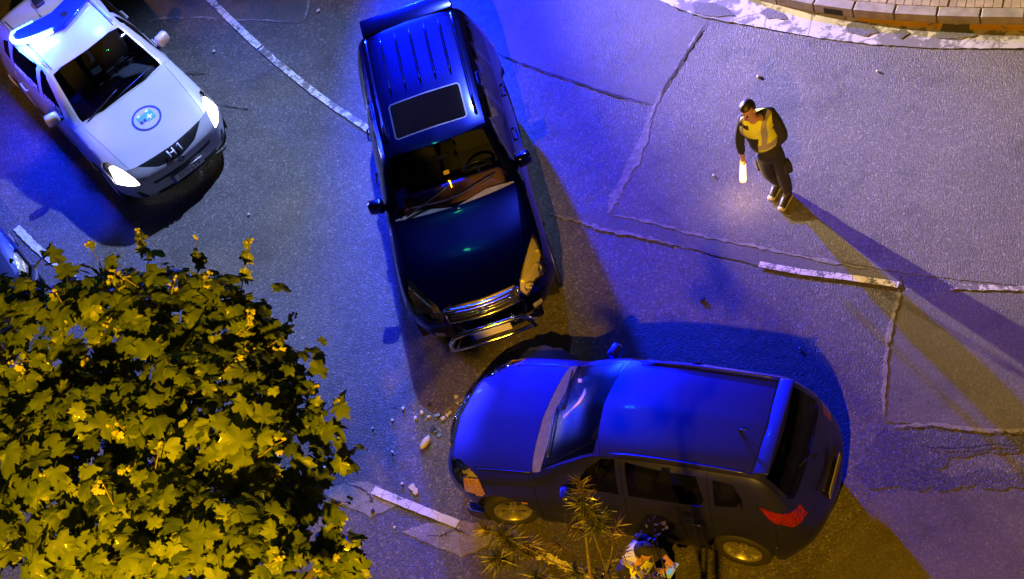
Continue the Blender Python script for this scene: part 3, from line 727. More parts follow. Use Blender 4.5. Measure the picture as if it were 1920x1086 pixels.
b = bmesh.new(); box(b, (off - 3.94, 0, 1.545), (.16, 1.16, .03), Matrix.Rotation(R(8), 3, 'Y'), .012); obj('rear_spoiler', b, M['grey_blue_sheen'], made[('tailgate', 0)], True)
b = bmesh.new(); tube(b, [(off - 4.31, -.02, 1.03), (off - 4.27, .02, 1.10), (off - 4.17, .30, 1.22)], .010, 5); obj('rear_wiper', b, M['black'], made[('tailgate', 0)])
b = bmesh.new(); box(b, (off - 4.47, 0, .70), (.012, .50, .11)); obj('number_plate', b, mat('grimy_plate', grey(.2), .6), hatch)
b = bmesh.new(); box(b, (off - 4.425, 0, .84), (.03, .56, .035), None, .01); obj('boot_handle', b, M['black'], made[('tailgate', 0)], True)
b = bmesh.new()
for z in (.65, .675, .70): tube(b, [(off - (.02 + .25 * (y / .6) ** 2), y, z) for y in np.linspace(-.36, .36, 9)], .007, 5)
obj('grille_bar', b, M['chrome'], made[('grille', 0)])
# wreckage: torn arch liner, hanging bumper corner
b = bmesh.new(); prev = None
for i, a in enumerate(np.linspace(.3, 2.6, 11)):
    x, z = off - .80 + .46 * math.cos(a), .26 + .38 * math.sin(a)
    e = [b.verts.new((x, -.90 - .02 * math.sin(i), z)), b.verts.new((x + .02, -1.10 - .10 * math.sin(a), z - .06 + .03 * math.sin(3 * i)))]
    if prev: b.faces.new((prev[0], prev[1], e[1], e[0]))
    prev = e
obj('torn_arch_liner', b, M['rubber'], hatch, True)
b = bmesh.new(); box(b, (off - .52, .93, .24), (.34, .03, .13), Matrix.Rotation(R(-16), 3, 'Z') @ Matrix.Rotation(R(24), 3, 'Y'), .01); obj('hanging_bumper_corner', b, M['black'], hatch)
# things seen through the windscreen
def on_glass(s, y, d): 
    p, n = drop(s, y, 0); return p - n * d, n
b = bmesh.new(); p, n = on_glass(1.98, -.47, .006); q = n.to_track_quat('Z', 'X').to_matrix(); box(b, p, (.085, .05, .003), q); obj('windscreen_sticker', b, M['white_ink'], hatch)
b = bmesh.new(); p, n = on_glass(1.50, .52, .006); q = n.to_track_quat('Z', 'X').to_matrix(); box(b, p, (.07, .20, .003), q); obj('parking_permit', b, mat('pale_blue_paper', (.45, .5, .75), .6), hatch)
b = bmesh.new(); box(b, (off - 1.98, 0, 1.36), (.05, .22, .07), None, .02); obj('rear_view_mirror', b, M['black'], hatch)
# pale lumps modelled close under the glass in place of a windscreen reflection
cl = empty('pink_reflection', hatch.location, hatch.rotation_euler.z, 'pale pink shape standing in for a reflection on the windscreen of the graphite car', 'reflection stand-in')
M['pink'] = mat('pale_pink_reflection', (.88, .66, .62), .8)
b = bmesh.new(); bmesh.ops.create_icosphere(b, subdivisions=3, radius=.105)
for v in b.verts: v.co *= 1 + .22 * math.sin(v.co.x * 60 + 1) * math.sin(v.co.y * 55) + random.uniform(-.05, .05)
p, n = on_glass(1.58, -.40, .10); bmesh.ops.translate(b, vec=p, verts=b.verts); obj('reflection_lump', b, M['pink'], cl, True)
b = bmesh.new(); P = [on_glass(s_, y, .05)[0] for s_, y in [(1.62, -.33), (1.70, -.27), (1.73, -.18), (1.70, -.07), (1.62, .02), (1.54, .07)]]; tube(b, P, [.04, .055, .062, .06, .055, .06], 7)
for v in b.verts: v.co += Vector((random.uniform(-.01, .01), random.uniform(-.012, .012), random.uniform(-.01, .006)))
obj('fold', b, M['pink'], cl, True)  # long curved part of the modelled reflection

# ---------- white emergency car
def shift(r, d):
    o = {}
    for k, v in r.items():
        o[k] = dict(v); o[k]['c'] = (v['c'][0] + d, *v['c'][1:]); o[k]['e'] = (v['e'][0] + d, *v['e'][1:]); o[k]['b'] = (v['b'][0] + d, *v['b'][1:])
    return o
ROWS_W = {
 'A': dict(c=(.14, .22), e=(.30, .64, .22), b=(.66, .86, .24)),
 'B': dict(c=(.0, .42), e=(.14, .66, .42), b=(.52, .905, .44)),
 'C': dict(c=(.0, .66), e=(.14, .68, .66), b=(.46, .895, .66)),
 'D': dict(c=(.14, .86), e=(.26, .64, .86), b=(.52, .84, .86), side=side3(.895, .67, .905, .46, .86, .26, -.05, .0, .14)),
 'E': dict(c=(.66, 1.0), e=(.76, .68, .985), b=(.90, .85, .93), side=side3(.905, .72, .92, .48, .87, .26)),
 'F': dict(c=(1.28, 1.09), e=(1.38, .715, 1.07), b=(1.46, .84, 1.00), side=side3(.90, .74, .92, .48, .87, .24)),
 'G': dict(c=(1.66, 1.33), e=(1.77, .665, 1.29), b=(1.78, .84, 1.02), side=side3(.90, .74, .91, .48, .87, .24)),
 'H': dict(c=(2.05, 1.53), e=(2.16, .61, 1.49), b=(2.12, .84, 1.04), side=side3(.90, .74, .91, .48, .87, .24)),
 'I': dict(c=(2.95, 1.60), e=(2.95, .62, 1.55), b=(2.95, .84, 1.07), side=side3(.90, .74, .91, .48, .87, .24)),
 'J': dict(c=(3.75, 1.57), e=(3.72, .60, 1.52), b=(3.70, .82, 1.11), side=side3(.90, .76, .92, .50, .87, .26)),
 'K': dict(c=(4.18, 1.10), e=(4.12, .66, 1.11), b=(4.0, .80, 1.10), side=side3(.875, .78, .90, .50, .86, .26)),
 'L': dict(c=(4.28, .84), e=(4.18, .68, .84), b=(4.0, .87, .84)),
 'M': dict(c=(4.36, .56), e=(4.24, .66, .56), b=(4.0, .90, .54)),
 'N': dict(c=(4.28, .28), e=(4.16, .62, .28), b=(4.0, .86, .26)),
}
BODY = M['white_paint']
def white_spec(lens):
    return dict(len=4.36, body=BODY, doors=(1.42, 2.40, 3.32), sill=.36, bump_f=.56, bump_fz=.60, bump_r=3.9, bump_rz=.60, front_bumper_top=.66,
    arches=[(.86, .34, .40), (3.50, .34, .40)], axles=[(.86, .79), (3.50, .79)], wheel=(.345, .22, .225), spokes=5, rim_mat=M['alloy'],
    cuts=[('windscreen', 'top', [(1.30, -1), (1.315, .36), (1.39, .675), (1.47, .68), (2.10, .565), (2.065, -1)], ['frame']),
          ('front_window', 'side', [(1.72, 1.06), (2.35, 1.08), (2.35, 1.50), (2.20, 1.47), (1.96, 1.30)], ['front_door']),
          ('rear_window', 'side', [(2.46, 1.08), (3.26, 1.11), (3.28, 1.25), (3.22, 1.49), (2.46, 1.51)], ['rear_door']),
          ('quarter_window', 'side', [(3.38, 1.15), (3.58, 1.20), (3.58, 1.38), (3.38, 1.46)], ['quarter']),
          ('tail_window', 'front', [(-1, 1.14), (.56, 1.14), (.54, 1.46), (-1, 1.50)], ['tailgate']),
          ('grille', 'front', [(-1, .70), (.16, .70), (.30, .76), (.62, .80), (.66, .845), (.50, .862), (-1, .862)], ['nose', 'hood', 'front_bumper'], lambda c, n: c.x > -.42),
          ('headlight', 'top', [(.10, .42), (.05, .56), (.10, .70), (.40, .89), (.92, .89), (.62, .80), (.34, .58)], ['fender', 'hood', 'nose', 'front_bumper', 'grille'], lambda c, n: c.z > .66),
          ('lamp_core', 'top', [(.06, .45), (.09, .68), (.38, .885), (.54, .82), (.30, .54)], ['headlight']),
          ('tail_light', 'side', [(3.84, .92), (4.30, .92), (4.30, 1.10), (3.84, 1.10)], ['quarter', 'tail_pillar', 'tailgate', 'tailgate_low'], lambda c, n: c.y > .56),
          ('fog_pocket', 'front', [(.60, .36), (.70, .36), (.74, .52), (.70, .52)], ['front_bumper'], lambda c, n: c.x > -.6),
          ('air_slot', 'front', [(-1, .555), (.46, .555), (.50, .60), (-1, .60)], ['front_bumper'], lambda c, n: c.x > -.3),
          ('air_intake', 'front', [(-1, .24), (.46, .24), (.50, .40), (-1, .40)], ['front_bumper'], lambda c, n: c.x > -.3)],
    panels=[('front_bumper', ['front_bumper', 'nose'], False, BODY, None), ('bonnet', ['hood'], False, BODY, None), ('fender', ['fender'], True, BODY, None),
            ('windscreen_frame', ['frame'], False, BODY, None), ('windscreen', ['windscreen'], False, M['glassclear'], None), ('roof', ['roof'], False, BODY, None),
            ('front_door', ['front_door'], True, BODY, None), ('window', ['front_window'], True, M['glassdark'], 'front_door'),
            ('rear_door', ['rear_door'], True, BODY, None), ('window', ['rear_window'], True, M['glassdark'], 'rear_door'),
            ('quarter_panel', ['quarter', 'tail_pillar'], True, BODY, None), ('window', ['quarter_window'], True, M['glassdark'], 'quarter_panel'),
            ('side_sill', ['side_sill'], True, M['black'], None), ('tailgate', ['tailgate', 'tailgate_low'], False, BODY, None), ('tailgate_window', ['tail_window'], False, M['glassdark'], 'tailgate'),
            ('rear_bumper', ['rear_bumper'], False, BODY, None), ('headlight', ['headlight'], True, M['lens'], None), ('lamp_core', ['lamp_core'], True, lens, 'headlight'),
            ('grille', ['grille'], False, M['grille'], None), ('tail_light', ['tail_light'], True, M['red_lens'], None), ('fog_pocket', ['fog_pocket'], True, M['black'], 'front_bumper'),
            ('air_slot', ['air_slot'], False, M['black'], 'front_bumper'), ('air_intake', ['air_intake'], False, M['black'], 'front_bumper')],
    gaps={'lamp_core': .001}, cabin=(1.5, 3.95, .74, .54), seat_z=.62, seats=(2.30, 3.12), dash=(1.66, .94),
    bowls=[(.22, .60, .80, .05)], mirror=(1.78, 1.06, 1.12, .20), mirror_rot=16, wipers=((1.33, 1.42), [(-.08, .58), (-.62, -.02)]))
yawh = -1.2287; fh = Vector((math.cos(yawh), math.sin(yawh))) * .20
h1, made, drop, off = build_car('emergency_car', 'white emergency response car with H1 on its nose and a lit blue roof light bar', 'emergency car', (-3.4754 + fh.x, 18.3228 + fh.y), yawh, ROWS_W, white_spec(M['lens_on']))
EM = made
# everything measured from the original nose is 0.20 further back here
def decal(name, pts, m, parent, up=.004):
    b = bmesh.new(); c = sum((Vector((p[0], p[1], 0)) for p in pts), Vector()) / len(pts)
    vs = [b.verts.new(drop(p[0], p[1], up)[0]) for p in pts]; vc = b.verts.new(drop(c.x, c.y, up)[0])
    for i in range(len(vs)): b.faces.new((vs[i], vs[(i + 1) % len(vs)], vc))
    bmesh.ops.recalc_face_normals(b, faces=b.faces)
    return obj(name, b, m, parent)
hood = made[('bonnet', 0)]
es, ey, er = .74, .01, .215
b = bmesh.new(); vo, vi = [], []
for a in np.linspace(0, 2 * math.pi, 37)[:-1]:
    vo.append(b.verts.new(drop(es + er * math.cos(a), ey + er * math.sin(a), .005)[0])); vi.append(b.verts.new(drop(es + er * .86 * math.cos(a), ey + er * .86 * math.sin(a), .005)[0]))
for i in range(36): b.faces.new((vo[i], vo[(i + 1) % 36], vi[(i + 1) % 36], vi[i]))
emb = obj('emblem_ring', b, M['blue_ink'], hood)
# ambulance picture in the ring: body, cab, windows, wheels (x across, y up, picture reads from the front)
def em(u, v): return (es - v * er, ey + u * er)
def rect(u0, v0, u1, v1, k=4):
    P = [(u0, v0), (u1, v0), (u1, v1), (u0, v1)]; out = []
    for (a, c) in zip(P, P[1:] + P[:1]):
        for t in np.linspace(0, 1, k, endpoint=False): out.append(em(a[0] + (c[0] - a[0]) * t, a[1] + (c[1] - a[1]) * t))
    return out
decal('emblem_body', rect(-.10, -.42, .56, .34), M['teal_ink'], hood, .006)
decal('emblem_body', rect(-.56, -.42, -.14, -.06), M['teal_ink'], hood, .006)
decal('emblem_window', rect(-.54, .0, -.34, .24), M['blue_ink'], hood, .0065); decal('emblem_window', rect(-.28, .0, -.12, .24), M['blue_ink'], hood, .0065)
decal('emblem_cross', rect(.17, -.16, .27, .26), M['white_ink'], hood, .0075); decal('emblem_cross', rect(.02, .0, .42, .10), M['white_ink'], hood, .008)
for u in (-.34, .30): decal('emblem_wheel', [em(u + .11 * math.cos(a), -.44 + .11 * math.sin(a)) for a in np.linspace(0, 6.28, 13)[:-1]], M['white_ink'], hood, .008)
# H1 on the black nose band
def nose_pt(u, v):   # lettering plane laid on the black nose band: u to the car's left, v upwards
    return Vector((off - .075 - .74 * v, u, .815 + .67 * v)) + Vector((.67, 0, .74)) * .03
b = bmesh.new()
for P in ([(-.10, -.055), (-.10, .06)], [(-.02, -.055), (-.02, .06)], [(-.10, .005), (-.02, .005)]): tube(b, [nose_pt(*q) for q in P], .011, 6)
obj('letter_h', b, M['white_ink'], made[('grille', 0)])
b = bmesh.new(); tube(b, [nose_pt(*q) for q in [(.045, .03), (.085, .06), (.085, 0), (.085, -.055)]], .011, 6); obj('digit_one', b, M['white_ink'], made[('grille', 0)])
b = bmesh.new(); P = [Vector((off + .0, .055 * math.cos(a), .70 + .05 * math.sin(a))) for a in np.linspace(0, 2 * math.pi, 5)]; tube(b, P, .010, 5, False); obj('badge', b, M['grille'], made[('grille', 0)])
plate(h1, (off + .012, 0, .475), None, .52, .115, '3570 LTV', off)
# writing on the side glass and doors
def side_text(st, s, z, sg, size, sx, par):
    p, n = drop.flank(s, z, sg, .004); xa = Vector((-sg, 0, 0)); xa = (xa - n * xa.dot(n)).normalized(); ya = n.cross(xa)
    text('side_lettering', st, size, M['white_ink'], par, p, Matrix((xa, ya, n)).transposed().to_euler(), .001, sx=sx)
side_text('EMERGENTZIAK', 2.86, 1.15, -1, .12, .85, made[('rear_door', -1)]); side_text('OSASUN 112', 2.06, 1.12, -1, .11, .8, made[('front_door', -1)])
side_text('EMERGENCIAS', 1.98, .95, 1, .13, .8, made[('front_door', 1)])
for sg in (1, -1):
    for s, d in ((2.02, 'front_door'), (2.98, 'rear_door')): handle(drop, s, .86, sg, BODY, made[(d, sg)])
    b = bmesh.new(); P = [drop(s, sg * .57, 0)[0] + Vector((0, 0, .03)) for s in np.linspace(2.25, 3.7, 9)]; tube(b, P, .016, 6); obj('roof_rail', b, BODY, h1)
    b = bmesh.new(); tube(b, [drop(s, sg * .53, .001)[0] for s in np.linspace(2.18, 3.68, 9)], .008, 5); obj('roof_seam', b, M['black'], made[('roof', 0)])
# light bar: swept blue wing with LED tube round its left arm
M['beacon_dome'] = mat('beacon_dome', (.01, .03, .5), .12, 0, 1, (.0, .02, 1.0), .12)
M['led'] = mat('led_strip', (.8, .9, 1), .3, 0, 0, (.30, .55, 1.0), 26)
M['led_dim'] = mat('led_strip_dim', (.3, .5, 1), .3, 0, 0, (.10, .30, 1.0), 5)
bar = empty('light_bar'); bar.parent = h1
RZ = 1.615
def LB(s, y, z=0): return Vector((off - s, y, RZ + z))
for sg in (1, -1):
    b = bmesh.new()
    out = [(2.62, 0), (2.70, .22), (2.86, .56), (2.94, .63), (3.08, .63), (3.16, .56), (3.06, .22), (3.0, 0)]
    lo = [b.verts.new(LB(s, sg * y, .0)) for s, y in out]; cx = sum(o_[0] for o_ in out) / 8
    hi = [b.verts.new(LB(s + (cx - s) * .12, sg * y * .95, .085)) for s, y in out]
    b.faces.new(lo); b.faces.new(hi)
    for i in range(8): b.faces.new((lo[i], lo[(i + 1) % 8], hi[(i + 1) % 8], hi[i]))
    obj('beacon_dome', b, M['beacon_dome'], bar)
b = bmesh.new(); tube(b, [LB(s, y, .075) for s, y in [(2.63, -.17), (2.69, -.33), (2.79, -.50), (2.86, -.60)]], [.020, .036, .040, .036], 8); obj('led_strip', b, M['led'], bar)
b = bmesh.new(); tube(b, [LB(s, y, .075) for s, y in [(2.87, -.61), (2.96, -.66), (3.07, -.655)]], .030, 8); obj('led_strip', b, M['led'], bar)
P2 = [(3.08, -.655), (3.16, -.60), (3.15, -.52), (3.11, -.38), (3.08, -.26)]
for (a0, a1) in zip(P2, P2[1:]):
    for t0 in (0, .5):
        q0 = (a0[0] + (a1[0] - a0[0]) * t0, a0[1] + (a1[1] - a0[1]) * t0); q1 = (a0[0] + (a1[0] - a0[0]) * (t0 + .42), a0[1] + (a1[1] - a0[1]) * (t0 + .42))
        b = bmesh.new(); tube(b, [LB(*q0, .075), LB(*q1, .075)], .024, 7); obj('led_module', b, M['led_dim'], bar)
b = bmesh.new(); tube(b, [LB(2.60, .02, .075), LB(2.66, .24, .075), LB(2.80, .56, .075)], .022, 6); obj('led_strip', b, M['beacon_dome'], bar)
b = bmesh.new(); box(b, LB(2.78, .12, .088), (.14, .10, .012), None, .004); obj('bar_cap', b, M['black'], bar)
b = bmesh.new(); tube(b, [drop(3.2, -.12, 0)[0], drop(3.2, -.12, 0)[0] + Vector((-.05, 0, .02)), drop(3.2, -.12, 0)[0] + Vector((-.34, .02, .42))], [.012, .005, .003], 5); obj('aerial', b, M['black'], h1)
b = bmesh.new(); box(b, drop(3.5, 0, .03)[0], (.20, .14, .06), None, .02); obj('aerial_base', b, M['black'], h1, True)
MX = Matrix.Translation(h1.location) @ Matrix.Rotation(yawh, 4, 'Z')
def w_(s, y, z): return MX @ Vector((off - s, y, z))
lamp('roof_beacon', w_(2.75, -.66, 1.76), BLUE, 1300, .10)
lamp('roof_beacon', w_(2.46, .42, 1.86), BLUE, 330, .10)
for sg in (1, -1):
    lamp('headlamp_beam', w_(-.02, sg * .62, .76), (1, .95, .85), 45, .06, 'SPOT', w_(-6, sg * .9, -.2), 70, .8)

# ---------- second parked vehicle, its nose peeping out behind the tree
q = at(28, 662) 
M['white_paint2'] = BODY; BODY = paint('dark_blue_car_paint', (.02, .035, .16), .6, .38, 1)
wc, made, drop, off = build_car('parked_car', 'dark blue car at the left edge, mostly hidden behind the leafy tree', 'car', (q.x, q.y), -1.25, ROWS_W, white_spec(M['lens'])); BODY = M['white_paint']

# ------------------------------------------------------------------ ground
def V3(p, z): return Vector((p[0], p[1], z))
def G(pts): return [at(*p) for p in pts]
b = bmesh.new(); polyface(b, [(-70, -40, 0), (70, -40, 0), (70, 110, 0), (-70, 110, 0)]); tag(obj('road', b, M['road']), kind='structure')
def rough_line(P, step=.05, amp=.012):
    out = []
    for a, c in zip(P, P[1:]):
        d = (c - a); n = max(1, int(d.length / step)); q = Vector((-d.y, d.x, 0)).normalized()
        for k in range(n): out.append(a + d * (k / n) + q * random.uniform(-amp, amp))
    out.append(P[-1]); return out
def sheet(name, px, z, m, amp=.015, kind='structure'):
    z = zz(z); P = G(px); P = rough_line(P + [P[0]], .07, amp)[:-1]
    b = bmesh.new(); f = polyface(b, [V3(p, z) for p in P]); bmesh.ops.triangulate(b, faces=[f])
    o = obj(name, b, m); 
    if o.data.polygons and o.data.polygons[0].normal.z < 0: o.data.flip_normals()
    return tag(o, kind=kind)
def curve(P, n=8):
    A, _ = pch(np.array([list(p) for p in P]), [n] * (len(P) - 1)); return [Vector(a) for a in A]
def ribbon(name, px, w, z, m, amp=.004, smooth=True, taper=False, parent=None, kind='structure', wj=0.):
    z = zz(z); P = curve(G(px), 10) if smooth and len(px) > 2 else G(px)
    P = rough_line(P, .06, amp); b = bmesh.new(); L_, R_ = [], []
    for i, p in enumerate(P):
        d = (P[min(i + 1, len(P) - 1)] - P[max(i - 1, 0)]); q = Vector((-d.y, d.x, 0)).normalized(); h = w / 2 * (1 + random.uniform(-wj, wj))
        if taper: h *= max(.15, min(1, i / 6, (len(P) - 1 - i) / 6))
        L_.append(b.verts.new(V3(p + q * h, z))); R_.append(b.verts.new(V3(p - q * h, z)))
    for i in range(len(P) - 1): b.faces.new((L_[i], R_[i], R_[i + 1], L_[i + 1]))
    o = obj(name, b, m, parent)
    if o.data.polygons[0].normal.z < 0: o.data.flip_normals()
    return tag(o, kind=kind) if kind else o
Z1, Z2, Z3, Z4 = .004, .008, .012, .018
ZC = [0]
def zz(z): ZC[0] += 1; return z + .00012 * ZC[0]
# resurfaced areas
sheet('road_patch', [(928, 100), (1080, 155), (1225, 197), (1328, 40), (1290, 28), (1235, 0), (1100, -80), (860, -140), (820, 30)], Z1, M['smooth'])
sheet('road_patch', [(1328, 40), (1225, 197), (1142, 400), (1300, 440), (1450, 468), (1690, 512), (1920, 538), (2080, 545), (2080, 95), (1920, 95), (1750, 93), (1600, 82), (1420, 55)], Z1, M['pale'], .008)
sheet('road_patch', [(1030, 402), (1142, 402), (1300, 442), (1450, 470), (1688, 514), (1692, 540), (1425, 500), (1290, 466), (1130, 428)], Z2, M['smooth'], .01)
sheet('road_patch', [(1692, 545), (1672, 600), (1662, 650), (1655, 790), (1720, 796), (1820, 806), (1920, 808), (2080, 806), (2080, 552)], Z1, M['smooth'], .012)
sheet('road_patch', [(1640, 930), (1700, 920), (1760, 926), (1830, 918), (1920, 928), (2080, 930), (2080, 1250), (1500, 1250), (1530, 1086)], Z1, M['smooth'], .02)
sheet('tar_repair', [(1655, 795), (1720, 799), (1830, 810), (1920, 814), (2050, 820), (2050, 846), (1930, 846), (1840, 850), (1775, 862), (1760, 880), (1770, 892), (1850, 884), (1930, 890), (2050, 886), (2050, 920), (1920, 922), (1830, 912), (1760, 918), (1700, 914), (1640, 922), (1600, 880)], Z1, M['tar'], .045)
sheet('road_patch', [(597, 920), (640, 908), (690, 903), (712, 912), (745, 948), (730, 955), (695, 970), (640, 945)], Z1, M['concrete'], .012)
sheet('road_patch', [(752, 997), (800, 982), (860, 975), (905, 984), (925, 1002), (915, 1025), (865, 1045), (800, 1018)], Z1, M['concrete'], .012)
sheet('road_patch', [(275, 42), (330, 33), (470, 38), (560, 45), (575, 30), (580, 0), (560, -120), (200, -120), (230, 20)], Z1, M['smooth'], .01)
# joints: mortar-filled seams and open cracks
ribbon('joint_seal', [(1318, 50), (1290, 95), (1262, 142), (1230, 195), (1200, 265), (1165, 345), (1142, 400)], .05, Z2, M['seal'], .012, True, True, wj=.6)
ribbon('joint_seal', [(1222, 225), (1190, 300), (1158, 360), (1140, 402)], .14, Z2, M['seal'], .012, True, True, wj=.35)
ribbon('joint_crack', [(1328, 40), (1300, 82), (1268, 132), (1225, 197)], .028, Z3, M['gap'], .012, True, True, wj=.6)
ribbon('joint_crack', [(925, 98), (990, 125), (1080, 155), (1160, 182), (1225, 197)], .024, Z3, M['gap'], .010, True, True, wj=.5)
ribbon('joint_seal', [(1140, 402), (1230, 420), (1300, 440), (1400, 460), (1500, 480), (1640, 508)], .04, Z3, M['seal'], .012, True, True, wj=.7)
ribbon('joint_seal', [(1030, 402), (1085, 416), (1130, 430), (1210, 446), (1290, 468)], .045, Z3, M['seal'], .014, True, True, wj=.8)
ribbon('joint_seal', [(1688, 545), (1676, 590), (1664, 640), (1658, 720), (1655, 785)], .045, Z3, M['seal'], .012, True, True, wj=.7)
ribbon('joint_seal', [(1662, 800), (1740, 797), (1830, 806), (1925, 808), (2050, 806)], .04, Z3, M['seal'], .016, True, True, wj=.7)
ribbon('joint_seal', [(1780, 540), (1850, 540), (1960, 546)], .07, Z3, M['white_line_worn'], .01, True, False, wj=.3)
ribbon('joint_seal', [(272, 44), (300, 36), (360, 34), (460, 38), (560, 42)], .035, Z2, M['seal'], .014, True, True, wj=.7)
ribbon('joint_seal', [(570, 40), (577, 20), (582, -30)], .04, Z2, M['seal'], .01, True, True, wj=.7)
for P in ([(330, 135), (372, 140), (395, 138)], [(452, 188), (470, 194)], [(400, 196), (452, 204), (478, 210)], [(640, 905), (690, 925), (700, 940), (678, 942)], [(790, 1000), (830, 1005), (850, 995), (890, 1010)], [(830, 1005), (822, 1030)], [(1700, 835), (1790, 842), (1870, 836), (1930, 838)]):
    ribbon('road_crack', P, .014, Z3, M['gap'], .012, True, True, wj=.8)
# painted lines
ribbon('lane_line', [(330, -75), (395, 0), (487, 90)], .105, Z4, M['white_line'], .003, True, False, wj=.04)
ribbon('lane_line', [(489, 92), (540, 135), (600, 182), (680, 236), (720, 262)], .10, Z4, M['white_line_worn'], .004, True, False, wj=.06)
ribbon('lane_dash', [(1424, 497), (1500, 511), (1590, 522), (1685, 536)], .085, Z4, M['white_line'], .003, True, False, wj=.05)
ribbon('lane_dash', [(701, 920), (780, 953), (859, 984)], .105, Z4, M['white_line_clean'], .003, True, False, wj=.05)
ribbon('lane_dash', [(1012, 1043), (1035, 1050), (1066, 1066), (1110, 1088)], .10, Z4, M['white_line'], .012, True, False, wj=.35)
ribbon('lane_dash', [(32, 428), (70, 466), (120, 506), (140, 524)], .11, Z4, M['white_line_clean'], .006, True, False, wj=.1)
# gutter, kerb and pavement round the corner
kb = [(1210, -95), (1330, -32), (1420, 1), (1500, 20), (1590, 34), (1690, 43), (1765, 47), (1840, 49), (1920, 50), (2040, 48), (2150, 40)]
base = curve(G(kb), 12); gin = base
gout = curve(G([(1100, -75), (1180, -25), (1240, 2), (1290, 25), (1420, 52), (1600, 81), (1750, 91), (1860, 92), (1960, 92), (2080, 88), (2200, 80)]), 12)
b = bmesh.new(); n_ = 120
def resample(P, n):
    d = [0]
    for a, c in zip(P, P[1:]): d.append(d[-1] + (c - a).length)
    out = []
    for k in range(n + 1):
        t = d[-1] * k / n; i = max(0, min(len(P) - 2, int(np.searchsorted(d, t)) - 1)); s_ = (t - d[i]) / max(1e-6, d[i + 1] - d[i]); out.append(P[i].lerp(P[i + 1], s_))
    return out
A_, B_ = resample(gin, n_), resample(gout, n_)
va = [b.verts.new(V3(p, .016)) for p in A_]; vb = [b.verts.new(V3(p + Vector((random.uniform(-.012, .012), random.uniform(-.012, .012), 0)), .016)) for p in B_]
for i in range(n_): b.faces.new((va[i], vb[i], vb[i + 1], va[i + 1]))
o = obj('gutter', b, M['gutter']); tag(o, kind='structure')
if o.data.polygons[0].normal.z < 0: o.data.flip_normals()
# mortar patches over the painted gutter
for P in ([(1298, 8), (1340, 6), (1365, 20), (1378, 32), (1350, 34), (1300, 26)], [(1425, 26), (1440, 16), (1452, 20), (1470, 28), (1476, 38), (1440, 36)], [(1588, 46), (1610, 40), (1635, 50), (1646, 62), (1625, 70), (1590, 62)], [(1768, 47), (1818, 48), (1822, 64), (1832, 70), (1800, 74), (1756, 74)], [(1676, 62), (1694, 58), (1706, 66), (1690, 74), (1678, 70)]):
    sheet('gutter_patch', P, .020, M['smooth'], .02)
ribbon('yellow_line', [(1610, 37), (1690, 46), (1766, 50.5)], .10, .024, M['yellow_line'], .004, True, False)
ribbon('yellow_line', [(1819, 53), (1870, 54), (1930, 55), (2040, 53)], .11, .024, M['yellow_line'], .004, True, False)
KH = .17
dn = []
Q = resample(base, 240)
def inward(i):
    d = Q[min(i + 1, 240)] - Q[max(i - 1, 0)]; q = Vector((-d.y, d.x, 0)).normalized()
    return q if q.dot(Vector((.3, 1, 0))) > 0 else -q
tot = sum((a - c).length for a, c in zip(Q, Q[1:])); kn = int(tot / .54); per = 240 / kn
pav = tag(obj('pavement', (lambda b: (b, polyface(b, [V3(q + inward(i) * .16, KH - .03) for i, q in enumerate(Q)] + [V3(Q[-1] + Vector((3, 9, 0)), KH - .03), V3(Q[0] + Vector((2, 12, 0)), KH - .03)]))[0])(bmesh.new()), M['mortar']), kind='structure')
kerb = tag(obj('kerb', (lambda b: ([b.faces.new((p, q, r, s)) for p, q, r, s in [tuple(b.verts.new(V3(x, z)) for x, z in ((Q[i] + inward(i) * .03, .0), (Q[i + 1] + inward(i + 1) * .03, .0), (Q[i + 1] + inward(i + 1) * .03, KH - .02), (Q[i] + inward(i) * .03, KH - .02))) for i in range(240)]], b)[1])(bmesh.new()), M['mortar']), kind='structure')
def block(name, corners, z0, z1, m, parent, bev=.008, jig=.003):
    b = bmesh.new(); j = random.uniform(-jig, jig)
    lo = [b.verts.new(V3(c, z0)) for c in corners]; cc = sum(corners, Vector()) / len(corners)
    mi = [b.verts.new(V3(c, z1 + j - bev)) for c in corners]; hi = [b.verts.new(V3(c.lerp(cc, bev / max(.02, (c - cc).length)), z1 + j)) for c in corners]
    k = len(corners)
    for i in range(k):
        b.faces.new((lo[i], lo[(i + 1) % k], mi[(i + 1) % k], mi[i])); b.faces.new((mi[i], mi[(i + 1) % k], hi[(i + 1) % k], hi[i]))
    b.faces.new(hi); b.faces.new(lo)
    return obj(name, b, m, parent)
off_k = 0.35
for k in range(kn):
    a_, c_ = (k + off_k) * per, (k + 1 + off_k) * per
    if c_ > 239: break
    def QI(t): i = int(t); return Q[i].lerp(Q[min(240, i + 1)], t - i)
    i0, i1 = int(a_), int(c_); g = .012 / .54 * per
    p0, p1 = QI(a_ + g), QI(c_ - g); n0, n1 = inward(i0), inward(i1)
    drain = abs((at(1565, 22) - p0.lerp(p1, .5)).length) < .22
    block('kerb_stone', [p0, p1, p1 + n1 * .16, p0 + n0 * .16], .0, KH, M['kerb'], kerb)
    if drain:
        b = bmesh.new(); m0, m1 = p0.lerp(p1, .25), p0.lerp(p1, .75)
        for z0, z1 in ((.03, .13),): b.faces.new([b.verts.new(V3(x - n0 * .004, z)) for x, z in ((m0, z0), (m1, z0), (m1, z1), (m0, z1))])
        obj('drain_inlet', b, M['gap'], kerb)
